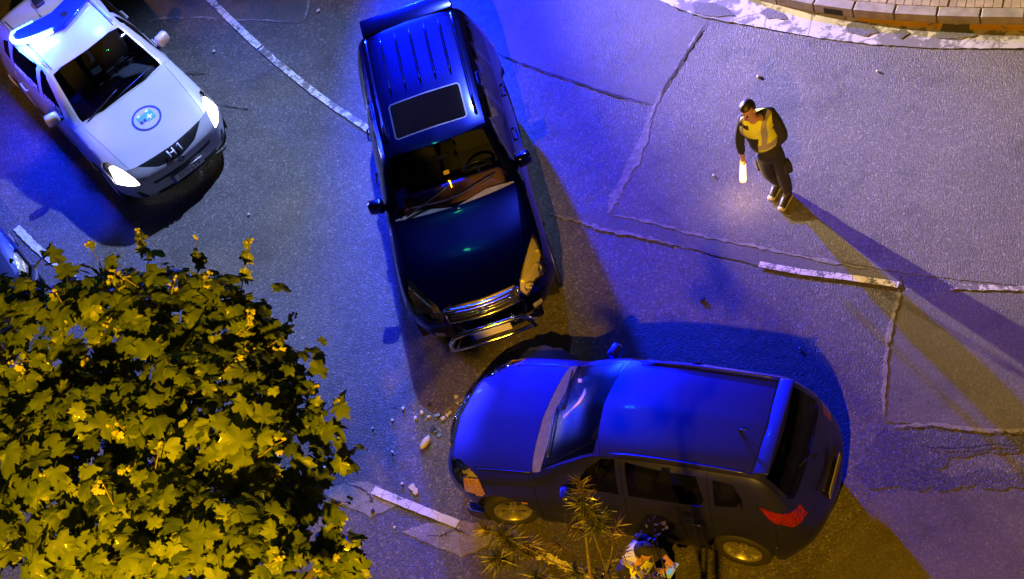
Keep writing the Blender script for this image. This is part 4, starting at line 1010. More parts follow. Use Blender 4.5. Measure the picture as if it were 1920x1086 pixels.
# paving bricks behind the kerb
bw = .115; bn = int(tot / bw)
for row in range(3):
    for k in range(bn):
        t0, t1 = k / bn * 239, (k + 1) / bn * 239
        p0, p1 = QI(t0), QI(t1 - .007 / tot * 239 - .0); n0, n1 = inward(int(t0)), inward(int(t1))
        r0, r1 = .168 + row * .225, .168 + row * .225 + .217
        q0, q1 = at(1500, -60), at(1920, 10)
        if p0.x < at(1560, 0).x - .6: continue
        block('brick', [p0 + n0 * r0, p1 + n1 * r0, p1 + n1 * r1, p0 + n0 * r1], KH - .06, KH, M['brick'], pav, .004, .004)
# broken bits on the road
M['shard_w'] = mat('white_plastic', grey(.42), .45); M['shard_b'] = mat('black_shard', grey(.02), .4); M['shard_g'] = mat('clear_plastic', (.6, .6, .62), .15, .3)
def lump(name, px, py, r, m, label, st=(1, 1, .5), seg=10, cat='debris', flat=True):
    p = at(px, py); b = bmesh.new(); bmesh.ops.create_icosphere(b, subdivisions=2, radius=r)
    for v in b.verts: v.co *= 1 + random.uniform(-.14, .14)
    bmesh.ops.scale(b, vec=st, verts=b.verts); bmesh.ops.rotate(b, cent=(0, 0, 0), matrix=Matrix.Rotation(random.uniform(0, 3), 3, 'Z'), verts=b.verts)
    z = -min(v.co.z for v in b.verts); bmesh.ops.translate(b, vec=(0, 0, z + .004), verts=b.verts)
    o = obj(name, b, m, None, True); o.location = (p.x, p.y, 0); tag(o, label, cat); return o
o = lump('mirror_cover', 799, 833, .085, M['shard_w'], 'small white oval cover lying on the road in front of the graphite car', (1.25, .55, .45)); o.rotation_euler.z = .4
def shard(px, py, r, m, label, group='scattered crash fragments'):
    p = at(px, py); b = bmesh.new(); k = random.randint(4, 6); a0 = random.uniform(0, 6)
    P = [Vector((r * random.uniform(.5, 1.2) * math.cos(a0 + 6.283 * i / k), r * random.uniform(.5, 1.2) * math.sin(a0 + 6.283 * i / k), 0)) for i in range(k)]
    f = b.faces.new([b.verts.new(q) for q in P]); e = bmesh.ops.extrude_face_region(b, geom=[f]); t = random.uniform(.012, .03)
    bmesh.ops.translate(b, vec=(random.uniform(-.01, .01), 0, t), verts=[v for v in e['geom'] if isinstance(v, bmesh.types.BMVert)])
    o = obj('shard', b, m); o.location = (p.x, p.y, .005); o.rotation_euler = (random.uniform(-.15, .15), random.uniform(-.15, .15), 0); tag(o, label, 'debris', group)
    return o
shard(779, 922, .055, M['shard_g'], 'pair of clear plastic shards standing near the white road dash', None)
shard(773, 914, .05, M['shard_g'], 'clear plastic shard just left of the white road dash end', None)
for px, py in [(736, 850), (735, 790), (757, 768), (780, 785), (872, 752), (858, 757), (845, 775), (838, 779), (832, 786), (756, 908), (739, 990), (608, 878), (700, 805), (806, 782), (790, 775), (858, 745)]:
    shard(px, py, random.uniform(.018, .034), M['shard_w'], 'small pale plastic fragment scattered in front of the graphite car')
for px, py in [(818, 812), (812, 806), (824, 818), (822, 780), (850, 800), (1318, 563), (806, 760), (870, 770), (700, 960)]:
    shard(px, py, random.uniform(.02, .045), M['shard_b'], 'small black plastic fragment on the road by the crash', 'scattered black crash fragments')
for px, py, r in [(402, 98, .03), (598, 22, .035), (467, 404, .025), (1422, 145, .025), (1338, 330, .02), (1645, 135, .02)]:
    o = lump('pebble', px, py, r, M['shard_w'], 'pale pebble lying alone on the open road', (1, .8, .6)); o['group'] = 'pale pebbles on the road'
lump('asphalt_crumb', 1500, 655, .02, M['shard_w'], 'pale crumb in the blue shade beyond the graphite car roof', (1, .8, .6))
b = bmesh.new()
for k in range(7): tube(b, [Vector((k * .022, 0, .005)), Vector((k * .022 - .02, .02 * math.sin(k), .03)), Vector((k * .03, .06, .012))], .005, 4)
o = obj('broken_grille_strip', b, M['shard_w']); o.location = at(862, 756); tag(o, 'bent pale plastic strip lying just in front of the graphite car nose', 'debris')

# grains of broken glass strewn where the cars met
b = bmesh.new()
for cx, cy, n, sp in [(868, 762, 60, 16), (840, 780, 50, 16), (800, 790, 40, 30), (900, 715, 40, 14), (760, 770, 30, 22), (860, 925, 30, 18), (780, 850, 25, 40)]:
    for k in range(n):
        p = at(cx + random.gauss(0, sp), cy + random.gauss(0, sp)); r = random.uniform(.004, .011); a = random.uniform(0, 6.28)
        v = [b.verts.new(p + Vector((r * math.cos(a + q), r * math.sin(a + q), .004))) for q in (0, 2.1, 4.2)]; t = b.verts.new(p + Vector((0, 0, .006 + r)))
        for i in range(3): b.faces.new((v[i], v[(i + 1) % 3], t))
tag(obj('glass_grains', b, M['shard_g']), 'tiny grains of broken glass strewn on the road between the two crashed cars', 'broken glass', None, 'stuff')

# ------------------------------------------------------------------ trees
def leaf_mat(name, lo, hi):
    m = mat(name, rough=.42, coat=.15); b = m.node_tree.nodes['Principled BSDF']; o = [n for n in m.node_tree.nodes if n.type == 'OUTPUT_MATERIAL'][0]
    g = N(m, 'ShaderNodeNewGeometry'); n = noise(m, 5.5, 2, .5, vec=g.outputs['Position']); oi = N(m, 'ShaderNodeObjectInfo')
    a = N(m, 'ShaderNodeMath', operation='ADD'); L(m, n.outputs[0], a.inputs[0]); L(m, oi.outputs['Random'], a.inputs[1])
    s_ = N(m, 'ShaderNodeMath', operation='MULTIPLY'); s_.inputs[1].default_value = .62; L(m, a.outputs[0], s_.inputs[0])
    r = ramp(m, s_.outputs[0], [(.25, lo), (.75, hi)]); L(m, r.outputs[0], b.inputs['Base Color'])
    t = N(m, 'ShaderNodeBsdfTranslucent'); L(m, r.outputs[0], t.inputs[0])
    mx = N(m, 'ShaderNodeMixShader'); mx.inputs[0].default_value = .28; L(m, b.outputs[0], mx.inputs[1]); L(m, t.outputs[0], mx.inputs[2]); L(m, mx.outputs[0], o.inputs[0])
    k = noise(m, 30, 3, .6, vec=objco(m)); bp = N(m, 'ShaderNodeBump'); bp.inputs['Strength'].default_value = .25; bp.inputs['Distance'].default_value = .02; L(m, k.outputs[0], bp.inputs['Height']); L(m, bp.outputs[0], b.inputs['Normal'])
    return m
M['leaf'] = leaf_mat('plane_leaf', (.055, .10, .016), (.19, .27, .03))
M['bud'] = mat('young_shoot', (.36, .38, .10), .6)
M['bark'] = grain(mat('bark', rough=.9), (.05, .04, .03), (.13, .11, .08), 9, .8, 30)
M['twig'] = mat('green_twig', (.22, .19, .06), .7)
OUT = [(90, 1.0), (82, .84), (74, .82), (66, .62), (57, .74), (48, .82), (39, 1.0), (30, .80), (20, .78), (11, .60), (0, .72), (-12, .88), (-22, .66), (-38, .58), (-58, .46), (-80, .18)]
OUT = OUT + [(180 - a, r) for a, r in reversed(OUT[1:])]
def leaf_geo(seed):
    rr = random.Random(seed); vs = [(0, 0, 0)]; asy = rr.uniform(-.16, .16); curl = rr.uniform(-.02, .42); fold = rr.uniform(.1, 2.2); tw = rr.uniform(-.3, .3)
    for a, r in OUT:
        r2 = r * rr.uniform(.86, 1.1) * (1 + asy * math.cos(R(a))); x, y = r2 * math.cos(R(a)), r2 * math.sin(R(a)) + .0
        z = -curl * r2 * r2 + tw * x * y + .10 * math.cos(R(a) * 5 + 1.2) * r2 + rr.uniform(-.035, .035) - .14 * abs(x) * fold
        vs.append((x, y, z))
    k = len(OUT); fs = [(0, 1 + i, 1 + (i + 1) % k) for i in range(k)]
    # petiole
    n0 = len(vs); vs += [(-.015, -.1, -.0), (.015, -.1, -.0), (.012, -.75, -.16), (-.012, -.75, -.16)]; fs.append((n0, n0 + 3, n0 + 2, n0 + 1))
    return vs, fs
LEAVES = []
for s_ in range(16):
    vs, fs = leaf_geo(s_); me = bpy.data.meshes.new('leaf'); me.from_pydata(vs, [], fs); me.materials.append(M['leaf']); me.polygons.foreach_set('use_smooth', [True] * len(fs)); me.update(); LEAVES.append((me, np.array(vs), fs))
def leaf_frame(n, spin):
    n = n.normalized(); t = n.orthogonal().normalized(); t = Matrix.Rotation(spin, 3, n) @ t; return Matrix((t, n.cross(t), n)).transposed()
tree = empty('plane_tree', (-4.6, 7.6, 0), 0, 'leafy plane tree lit yellow by the street lamp, filling the lower left', 'tree')
TO = Vector(tree.location)
lobes = [((-4.60, 7.75, 5.95), (2.02, 2.3, 2.0), 1.0)]
for px, py, z, r in [(215, 645, 6.9, .62), (310, 640, 6.9, .66), (400, 650, 6.9, .50), (95, 665, 6.9, .66), (425, 745, 6.6, .66), (480, 855, 6.5, .66), (440, 980, 6.6, .62), (10, 690, 6.9, .75), (350, 820, 7.2, .72), (180, 900, 7.3, .75), (400, 1080, 7.3, .65), (250, 1060, 7.4, .7), (625, 1035, 6.2, .18), (645, 1075, 6.2, .15)]:
    lobes.append((tuple(at(px, py, z)), (r, r, r * .85), .32))
PICK = [w for w in range(1, len(lobes)) for _ in range(1 if lobes[w][1][0] < .3 else 6)]
def inside(p, k, f):
    c, r, _ = lobes[k]; return sum(((p[i] - c[i]) / r[i]) ** 2 for i in range(3)) < f
cand = []
while len(cand) < 4100:
    k = 0 if random.random() < .52 else random.choice(PICK)
    c, r, _ = lobes[k]
    d = Vector(rng.normal(size=3)); d.normalize()
    if d.z < -.25 or (k and d.z < -.4): continue
    sh = random.uniform(.66, 1.04) if random.random() < .7 else random.uniform(.85, 1.06)
    if random.random() < .07: sh = random.uniform(1.05, 1.22 if k == 0 else 1.4)
    # clumps: dent the shell with a coarse wave so dark gaps open
    w = math.sin(c[0] * 3 + d.x * 9 + 1.3) * math.sin(d.y * 10 + .7) * math.sin(d.z * 9 + 2.1)
    sh -= .20 * max(0, w) + .05 * max(0, -w)
    p = Vector(c) + Vector((d.x * r[0], d.y * r[1], d.z * r[2])) * sh
    if any(inside(p, j, .42) for j in range(len(lobes)) if j != k): continue
    q = CAM - p; e = p - CAM; zz = e.dot(FWD); X, Y = 960 + FPX * e.dot(RIGHT) / zz, 543 - FPX * e.dot(UP) / zz
    if X < -260 or Y > 1330: continue
    cand.append((q.length, p, d))
cand.sort(key=lambda c: c[0])
lm = []
for dist, p, d in cand:
    n = (d * random.uniform(.5, 1.0) + Vector((random.gauss(0, .42), random.gauss(0, .42), random.uniform(.35, 1.1)))).normalized()
    mm = leaf_frame(n, random.uniform(0, 6.28)); s_ = random.choice([.055, .075, .09, .10, .115, .125, .135]) * random.uniform(.85, 1.15)
    lm.append((p, mm, s_, random.randrange(8)))
crown = empty('crown', (0, 0, 6)); crown.parent = tree
def in_view(p):
    e = p - CAM; zz = e.dot(FWD); X, Y = 960 + FPX * e.dot(RIGHT) / zz, 543 - FPX * e.dot(UP) / zz; return -20 < X < 1940 and -20 < Y < 1110
# nearest, most outward leaves are single parts, the rest one mass
vis = [i for i, (dist, p, d) in enumerate(cand) if in_view(p) and d.dot((CAM - p).normalized()) > .2]
first = set(vis[:300])
fv, ff = [], []
for i, (p, mm, s_, k) in enumerate(lm):
    if i in first:
        o = link_mesh('leaf', LEAVES[k][0], crown); o.matrix_local = Matrix.Translation(p - TO - Vector((0, 0, 6))) @ mm.to_4x4() @ Matrix.Scale(s_ * 1.06, 4)
    else:
        A = np.array(mm) ; v_ = (LEAVES[k][1] * s_) @ A.T + np.array(p - TO); b0 = len(fv); fv += v_.tolist(); ff += [tuple(b0 + j for j in f) for f in LEAVES[k][2]]
me = bpy.data.meshes.new('foliage'); me.from_pydata(fv, [], ff); me.materials.append(M['leaf']); me.polygons.foreach_set('use_smooth', [True] * len(ff)); me.update()
o = link_mesh('foliage', me, tree); o['kind'] = 'stuff'
# trunk and limbs
b = bmesh.new(); tube(b, [(0, 0, 0), (.05, -.03, 1.5), (-.04, .05, 3.2), (0, -.1, 5.0)], [.24, .20, .17, .14], 12); obj('trunk', b, M['bark'], tree)
for c, r, _ in lobes[1:]:
    e = Vector(c) - TO; b = bmesh.new(); st_ = Vector((0, -.05, random.uniform(3.4, 4.9))); m_ = st_.lerp(e, .5) + Vector((random.uniform(-.2, .2), random.uniform(-.2, .2), .15)); tube(b, [st_, m_, e + Vector((0, 0, r[2] * .3))], [.09, .055, .02], 7); obj('limb', b, M['bark'], tree)
# young shoots with pale buds standing out of the crown
def shoot(p, d, ln):
    b = bmesh.new(); d = d.normalized(); q = p + d * ln; tube(b, [p - d * .12, p + d * ln * .5 + Vector((0, 0, .01)), q], [.006, .005, .003], 5, mi=0)
    for k in range(3):
        a = random.uniform(0, 6.28); bb = bmesh.new(); bmesh.ops.create_icosphere(bb, subdivisions=1, radius=random.uniform(.009, .017)); bmesh.ops.translate(bb, vec=q + Vector((.014 * math.cos(a), .014 * math.sin(a), .008 * k)), verts=bb.verts); join(bb and b, bb, 1)
    for k in range(4):
        vs, fs = LEAVES[random.randrange(8)][1], LEAVES[0][2]; mm = leaf_frame(d + Vector((random.gauss(0, .7), random.gauss(0, .7), .4)), random.uniform(0, 6.28)); s_ = random.uniform(.022, .05)
        o_ = q - d * random.uniform(.0, ln * .5); vv = [b.verts.new(o_ + mm @ Vector(v) * s_ + mm @ Vector((0, s_, 0))) for v in vs]
        for f in fs[:-1]:
            g = b.faces.new([vv[j] for j in f]); g.material_index = 1 if k < 2 else 2
    return b
sv = [i for i in vis if cand[i][2].z > -.1]; random.shuffle(sv)
for i in sv[:70]:
    dist, p, d = cand[i]; d2 = d + Vector((random.gauss(0, .3), random.gauss(0, .3), .5)); b = shoot(p - TO, d2, random.uniform(.12, .26)); obj('shoot', b, [M['twig'], M['bud'], M['leaf']], tree, recalc=False)

# longer sprigs breaking the outline of the crown
for px, py, ln, (dx, dy, dz) in [(70, 545, .34, (-.3, .7, .5)), (128, 535, .3, (0, .8, .4)), (205, 530, .38, (-.1, .9, .5)), (285, 520, .42, (.1, .9, .4)), (372, 530, .36, (.3, .8, .4)), (452, 545, .40, (.5, .7, .4)), (505, 640, .3, (.8, .2, .3)), (530, 700, .28, (.8, .1, .3)), (585, 790, .3, (.9, 0, .3)), (610, 880, .26, (.9, 0, .2)), (600, 960, .25, (.8, -.2, .2)), (600, 1010, .25, (.9, .2, .2))]:
    p = at(px, py, 6.8 if py < 600 else 6.3) - TO; d = Vector((dx, dy, dz)).normalized(); b = bmesh.new(); tube(b, [p - d * .3, p, p + d * ln], [.008, .006, .003], 5)
    for k in range(6):
        vs, fs = LEAVES[random.randrange(16)][1], LEAVES[0][2]; mm = leaf_frame(Vector((random.gauss(0, .5), random.gauss(-.3, .5), .8)), random.uniform(0, 6.28)); s_ = random.choice([.05, .06, .075, .09]); o_ = p + d * ln * random.uniform(-.5, 1.0)
        vv = [b.verts.new(o_ + mm @ Vector(v) * s_) for v in vs]
        for f in fs[:-1]:
            g = b.faces.new([vv[j] for j in f]); g.material_index = 2
    for k in range(3):
        bb = bmesh.new(); bmesh.ops.create_icosphere(bb, subdivisions=1, radius=.014); bmesh.ops.translate(bb, vec=p + d * ln + Vector(rng.normal(size=3)) * .015, verts=bb.verts); join(b, bb, 1)
    obj('shoot', b, [M['twig'], M['bud'], M['leaf']], tree, recalc=False)

# slender pine whose tufts rise in front of the graphite car
M['needle'] = leaf_mat('pine_needle', (.025, .034, .014), (.065, .07, .03)); M['dry'] = leaf_mat('dry_needle', (.03, .026, .026), (.07, .055, .045))
pb = at(1104, 1060, 5.6); pine = empty('pine_tree', (pb.x, pb.y - .15, 0), 0, 'slender young pine with needle tufts rising in front of the graphite car', 'tree'); PO = Vector(pine.location)
b = bmesh.new(); tp = at(1098, 1005, 6.0) - PO; tube(b, [(0, 0, 0), (0, 0, 2), (.03, .02, 4), at(1106, 1075, 5.55) - PO, tp], [.07, .06, .035, .014, .008], 8); obj('trunk', b, M['bark'], pine)
def tuft(px, py, z, r, n, m, up, dens=1., stem=False):
    c = at(px, py, z) - PO; b = bmesh.new(); ax = Vector(up).normalized()
    for k in range(n):
        t = random.random(); o_ = c + ax * (t - .5) * r * .9; d = (ax * random.uniform(.1, 1.1) + Vector(rng.normal(size=3)) * .62).normalized(); ln = r * random.uniform(.4, .86)
        s_ = d.orthogonal().normalized() * random.uniform(.0022, .0045); e = o_ + d * ln + Vector((0, 0, -.16 * ln))
        mid = o_.lerp(e, .55) + Vector((0, 0, .03 * ln)); u_ = d.cross(s_)
        v = [b.verts.new(x) for x in (o_ + s_, o_ - s_, mid - s_ * 1.2 + u_ * .4, mid + s_ * 1.2 + u_ * .4, e)]; b.faces.new(v[:4]); b.faces.new((v[3], v[2], v[4]))
    obj('needle_tuft', b, m, pine, recalc=False)
    if stem:
        b = bmesh.new(); base_ = tp.lerp(Vector((0.03, .02, 4)), random.uniform(.2, .7)); tube(b, [base_, base_.lerp(c, .55) + Vector((0, 0, -.05)), c + ax * r * .3], [.007, .006, .003], 5); obj('branch', b, M['bark'], pine)
tuft(958, 1018, 5.7, .24, 260, M['needle'], (-.2, .3, 1), 1, True); tuft(945, 1050, 5.6, .22, 200, M['needle'], (-.4, -.2, .8)); tuft(990, 1035, 5.55, .2, 150, M['dry'], (.3, .2, .8)); tuft(925, 1000, 5.8, .17, 70, M['dry'], (-.6, .5, .6))
tuft(1092, 918, 6.4, .15, 90, M['dry'], (.1, .5, 1)); tuft(1098, 955, 6.25, .21, 200, M['needle'], (0, .3, 1), 1, True); tuft(1118, 985, 6.1, .19, 150, M['needle'], (.4, -.1, .8)); tuft(1078, 990, 6.1, .16, 90, M['dry'], (-.5, 0, .8))
tuft(1150, 1000, 5.9, .16, 60, M['dry'], (.6, .3, .6), 1, True); tuft(1165, 1040, 5.5, .15, 50, M['dry'], (.5, .1, .6)); tuft(1050, 1020, 5.8, .15, 50, M['dry'], (-.6, .2, .6)); tuft(1085, 1075, 5.4, .2, 160, M['needle'], (-.2, -.1, .9)); tuft(1130, 1080, 5.3, .17, 100, M['needle'], (.3, -.2, .9)); tuft(1010, 1082, 5.3, .2, 120, M['needle'], (-.3, -.4, .8), 1, True)
# low dark shrub twig before the seated pair of hands
shb = at(1225, 1085, 2.9); shrub = empty('bare_shrub', (shb.x, shb.y, 0), 0, 'brown twiggy shrub with crumpled leaves in front of the officer holding a tablet', 'shrub'); SO = Vector(shrub.location)
b = bmesh.new()
for px, py, z in [(1222, 1040, 3.0), (1205, 1062, 2.9), (1240, 1072, 2.8), (1230, 1005, 3.2), (1190, 1078, 2.7)]:
    e = at(px, py, z) - SO; tube(b, [(0, 0, 0), (random.uniform(-.05, .05), 0, 1.6), e], [.02, .014, .004], 5)
obj('stem', b, M['bark'], shrub)
b = bmesh.new()
for px, py, z, n in [(1212, 1076, 2.85, 8), (1238, 1080, 2.8, 10), (1215, 1084, 2.8, 12), (1230, 1010, 3.2, 5), (1226, 985, 3.3, 6), (1236, 992, 3.3, 4), (1230, 1070, 2.9, 6), (1190, 1078, 2.7, 10)]:
    c = at(px, py, z) - SO
    for k in range(n):
        vs, fs = LEAVES[random.randrange(8)][1], LEAVES[0][2]; mm = leaf_frame(Vector((random.gauss(0, .7), random.gauss(0, .7), .6)), random.uniform(0, 6.28)); s_ = random.uniform(.016, .032)
        o_ = c + Vector(rng.normal(size=3)) * .04; vv = [b.verts.new(o_ + mm @ Vector(v) * s_) for v in vs]
        for f in fs[:-1]: b.faces.new([vv[j] for j in f])
obj('foliage', b, M['dry'], shrub, recalc=False)

# ------------------------------------------------------------------ people
def skin(name, J, E, m, parent, lv=2, root=0):
    names = list(J); ix = {n: i for i, n in enumerate(names)}
    me = bpy.data.meshes.new(name); me.from_pydata([J[n][0] for n in names], [(ix[a], ix[c]) for a, c in E], []); me.update()
    o = bpy.data.objects.new(name, me); COL.objects.link(o)
    sk = o.modifiers.new('skin', 'SKIN'); sk.use_smooth_shade = True
    for n in names:
        d = me.skin_vertices[0].data[ix[n]]; r = J[n][1]; d.radius = r if isinstance(r, tuple) else (r, r); d.use_root = (ix[n] == root)
    ss = o.modifiers.new('sub', 'SUBSURF'); ss.levels = ss.render_levels = lv
    bpy.context.view_layer.update()
    m2 = bpy.data.meshes.new_from_object(o.evaluated_get(bpy.context.evaluated_depsgraph_get())); bpy.data.objects.remove(o); bpy.data.meshes.remove(me)
    m2.name = name; m2.materials.clear(); m2.materials.append(m); m2.polygons.foreach_set('use_smooth', [True] * len(m2.polygons))
    return link_mesh(name, m2, parent)
def band(name, src, planes, off_, m, parent):
    b = bmesh.new(); b.from_mesh(src.data); b.normal_update()
    for co, no in planes:
        bmesh.ops.bisect_plane(b, geom=b.verts[:] + b.edges[:] + b.faces[:], plane_co=co, plane_no=no, clear_inner=True, dist=1e-5)
    if not b.faces: b.free(); return None
    b.normal_update()
    for v in b.verts: v.co += v.normal * off_
    return obj(name, b, m, parent, True, False)
M['skin'] = mat('skin', (.42, .24, .17), .5); M['hair'] = mat('dark_hair', (.015, .013, .013), .45); M['navy'] = grain(mat('navy_cloth', rough=.85), (.010, .011, .018), (.022, .022, .03), 30, .3, 60)
M['hivis'] = grain(mat('hi_vis_yellow', rough=.6), (.58, .66, .03), (.72, .80, .05), 14, .3, 20); M['orange'] = mat('hi_vis_orange', (.72, .28, .03), .6)
M['reflect'] = mat('reflective_tape', (.30, .29, .30), .4); M['boot'] = mat('boot', grey(.02), .5); M['sole'] = mat('pale_sole', grey(.5), .6); M['eye'] = mat('eye_white', grey(.6), .3)
def person(P0, f, J, label, opts):
    """J: joints in world space; body, then clothes on it"""
    root = empty('person', (P0.x, P0.y, 0), 0, label, 'person'); O = Vector((P0.x, P0.y, 0)); f = f.normalized(); lf = Vector((-f.y, f.x, 0))
    J = {k: Vector(v) - O for k, v in J.items()}
    hd = J['head']; nod = opts.get('nod', .5); fv_ = (f * math.cos(nod) - Vector((0, 0, 1)) * math.sin(nod)).normalized(); upv = (Vector((0, 0, 1)) * math.cos(nod) + f * math.sin(nod)).normalized()
    lf = opts['turn'] @ lf if 'turn' in opts else lf
    B = {'pelvis': (J['pelvis'], (.135, .105)), 'waist': (J['pelvis'].lerp(J['chest'], .5), (.125, .10)), 'chest': (J['chest'], (.15, .115)), 'neckb': (J['neck'] - (J['neck'] - J['chest']) * .45, (.085, .075)), 'neck': (J['neck'], .055), 'head0': (J['neck'].lerp(hd, .45) + fv_ * .01, (.064, .07)), 'head1': (hd + fv_ * .012, (.082, .098)), 'head2': (hd + upv * .075 - fv_ * .01, (.062, .075))}
    E = [('pelvis', 'waist'), ('waist', 'chest'), ('chest', 'neckb'), ('neckb', 'neck'), ('neck', 'head0'), ('head0', 'head1'), ('head1', 'head2')]
    for s_ in 'lr':
        B[s_ + 'sh'] = (J[s_ + 'sh'], .065); B[s_ + 'el'] = (J[s_ + 'el'], .046); B[s_ + 'wr'] = (J[s_ + 'wr'], .031); E += [('neckb', s_ + 'sh'), (s_ + 'sh', s_ + 'el'), (s_ + 'el', s_ + 'wr')]
        d = (J[s_ + 'wr'] - J[s_ + 'el']).normalized(); hdv = J.get(s_ + 'hd', J[s_ + 'wr'] + d * .09) ; d = (hdv - J[s_ + 'wr']).normalized(); pl = J[s_ + 'wr'] + d * .06
        sd = d.cross(Vector((0, 0, 1))); sd = sd.normalized() if sd.length > .2 else lf; cu = sd.cross(d)
        if cu.dot(f) < 0: cu = -cu
        B[s_ + 'pa'] = (pl, (.036, .02)); E.append((s_ + 'wr', s_ + 'pa'))
        for k, (o_, ln) in enumerate([(-.028, .062), (-.010, .074), (.010, .07), (.028, .055)]):
            k0, k1, k2 = pl + sd * o_ + d * .03, pl + sd * o_ * 1.1 + d * (.03 + ln * .55) + cu * .012, pl + sd * o_ * 1.1 + d * (.03 + ln * .8) + cu * .04
            for nme, pt, r in (('a', k0, .0105), ('b', k1, .0095), ('c', k2, .008)): B[f'{s_}f{k}{nme}'] = (pt, r)
            E += [(s_ + 'pa', f'{s_}f{k}a'), (f'{s_}f{k}a', f'{s_}f{k}b'), (f'{s_}f{k}b', f'{s_}f{k}c')]
        B[s_ + 't1'] = (pl + sd * .045 + cu * .02, .012); B[s_ + 't2'] = (pl + sd * .05 + d * .04 + cu * .035, .0095); E += [(s_ + 'pa', s_ + 't1'), (s_ + 't1', s_ + 't2')]
        B[s_ + 'hip'] = (J[s_ + 'hip'], .092); B[s_ + 'kn'] = (J[s_ + 'kn'], .062); B[s_ + 'an'] = (J[s_ + 'an'], .042); B[s_ + 'toe'] = (J[s_ + 'toe'], .036)
        E += [('pelvis', s_ + 'hip'), (s_ + 'hip', s_ + 'kn'), (s_ + 'kn', s_ + 'an'), (s_ + 'an', s_ + 'toe')]
    body = skin('body', B, E, M['skin'], root)
    # face
    def on(u, v, w): return hd + lf * u + upv * v + fv_ * w
    b = bmesh.new(); tube(b, [on(0, .012, .098), on(0, -.02, .122), on(0, -.035, .104)], [.010, .016, .012], 8); obj('nose', b, M['skin'], root, True)
    for s_ in (1, -1):
        b = bmesh.new(); bmesh.ops.create_uvsphere(b, u_segments=10, v_segments=8, radius=.012); bmesh.ops.translate(b, vec=on(.032 * s_, .012, .092), verts=b.verts); obj('eye', b, M['hair'], root, True)
        b = bmesh.new(); bmesh.ops.create_uvsphere(b, u_segments=10, v_segments=8, radius=.030); bmesh.ops.scale(b, vec=(.6, .6, 1), verts=b.verts); bmesh.ops.translate(b, vec=on(.086 * s_, -.01, -.005), verts=b.verts); obj('ear', b, M['skin'], root, True)
        b = bmesh.new(); tube(b, [on(.018 * s_, .034, .098), on(.034 * s_, .040, .095), on(.05 * s_, .032, .085)], [.004, .006, .003], 5); obj('eyebrow', b, M['hair'], root)
    b = bmesh.new(); tube(b, [on(-.024, -.062, .096), on(0, -.060, .104), on(.024, -.062, .096)], [.003, .006, .003], 6); obj('mouth', b, mat('lips', (.30, .12, .10), .5), root)
    # hair or cap: shell over the back and top of the skull
    b = bmesh.new(); bmesh.ops.create_uvsphere(b, u_segments=20, v_segments=14, radius=1)
    mtx = Matrix((lf, fv_, upv)).transposed()
    for v in list(b.verts):
        x, y, z = v.co
        if (y > .18 and z < .55) or z < -.5 or (abs(x) > .8 and z < 0 and y > -.2): b.verts.remove(v)
    for v in b.verts: v.co = mtx @ Vector((v.co.x * .096, v.co.y * .118, v.co.z * .118 * random.uniform(.97, 1.03))) + hd + upv * .022 - fv_ * .008
    hair = obj('cap' if opts.get('cap') else 'hair', b, M['navy'] if opts.get('cap') else M['hair'], root, True)
    if opts.get('cap'):
        b = bmesh.new(); pts = [(math.cos(a) * .092, math.sin(a) * .07) for a in np.linspace(.05, math.pi - .05, 11)]
        lo = [b.verts.new(on(x, .075 - y * .3, .075 + y * 1.15)) for x, y in pts]; b.faces.new(lo); obj('cap_peak', b, M['navy'], hair)
    # trousers
    T = {'p0': (J['pelvis'].lerp(J['chest'], .45), (.150, .12)), 'p': (J['pelvis'] + Vector((0, 0, .05)), (.156, .126)), 'p2': (J['pelvis'] - Vector((0, 0, .03)), (.15, .125))}; E2 = [('p0', 'p'), ('p', 'p2')]
    for s_ in 'lr':
        kn, an = J[s_ + 'kn'], J[s_ + 'an']; T[s_ + 'h'] = (J[s_ + 'hip'] - Vector((0, 0, .05)), .112); T[s_ + 'm'] = (J[s_ + 'hip'].lerp(kn, .55), .104); T[s_ + 'k'] = (kn + f * .01, .088); T[s_ + 'c'] = (kn.lerp(an, .5) - f * .01, .084); T[s_ + 'a'] = (an + Vector((0, 0, .03)), .074)
        E2 += [('p2', s_ + 'h'), (s_ + 'h', s_ + 'm'), (s_ + 'm', s_ + 'k'), (s_ + 'k', s_ + 'c'), (s_ + 'c', s_ + 'a')]
    tr = skin('trousers', T, E2, M['navy'], root)
    for s_ in 'lr':
        c = J[s_ + 'hip'].lerp(J[s_ + 'kn'], .62) + lf * (.10 if s_ == 'l' else -.10); b = bmesh.new(); box(b, c, (.10, .12, .17), None, .02); obj('thigh_pocket', b, M['navy'], tr, True)
        an, to = J[s_ + 'an'], J[s_ + 'toe']; d = (to - an); d.z = 0; d.normalize(); b = bmesh.new(); zb = min(an.z - .07, to.z - .035) 
        tube(b, [an + Vector((0, 0, .05)), an - Vector((0, 0, .01)), an.lerp(to, .5) - Vector((0, 0, .0)), to + Vector((0, 0, .0)), to + d * .05], [.058, .06, .05, .046, .022], 10); bt = obj('boot', b, M['boot'], root, True)
        b = bmesh.new(); box(b, an.lerp(to, .5) + Vector((0, 0, -.045)), (.27, .095, .03), Matrix.Rotation(math.atan2(d.y, d.x), 3, 'Z'), .012); obj('sole', b, M['sole'], bt)
        b = bmesh.new(); box(b, to + d * .045 + Vector((0, 0, .005)), (.05, .075, .05), Matrix.Rotation(math.atan2(d.y, d.x), 3, 'Z'), .02); obj('toe_cap', b, M['sole'] if opts.get('pale_toe') else M['boot'], bt, True)
    # jacket with sleeves
    hem = J['pelvis'] + (J['pelvis'] - J['chest']).normalized() * .09; yk = J['chest'].lerp(J['neck'], .42)
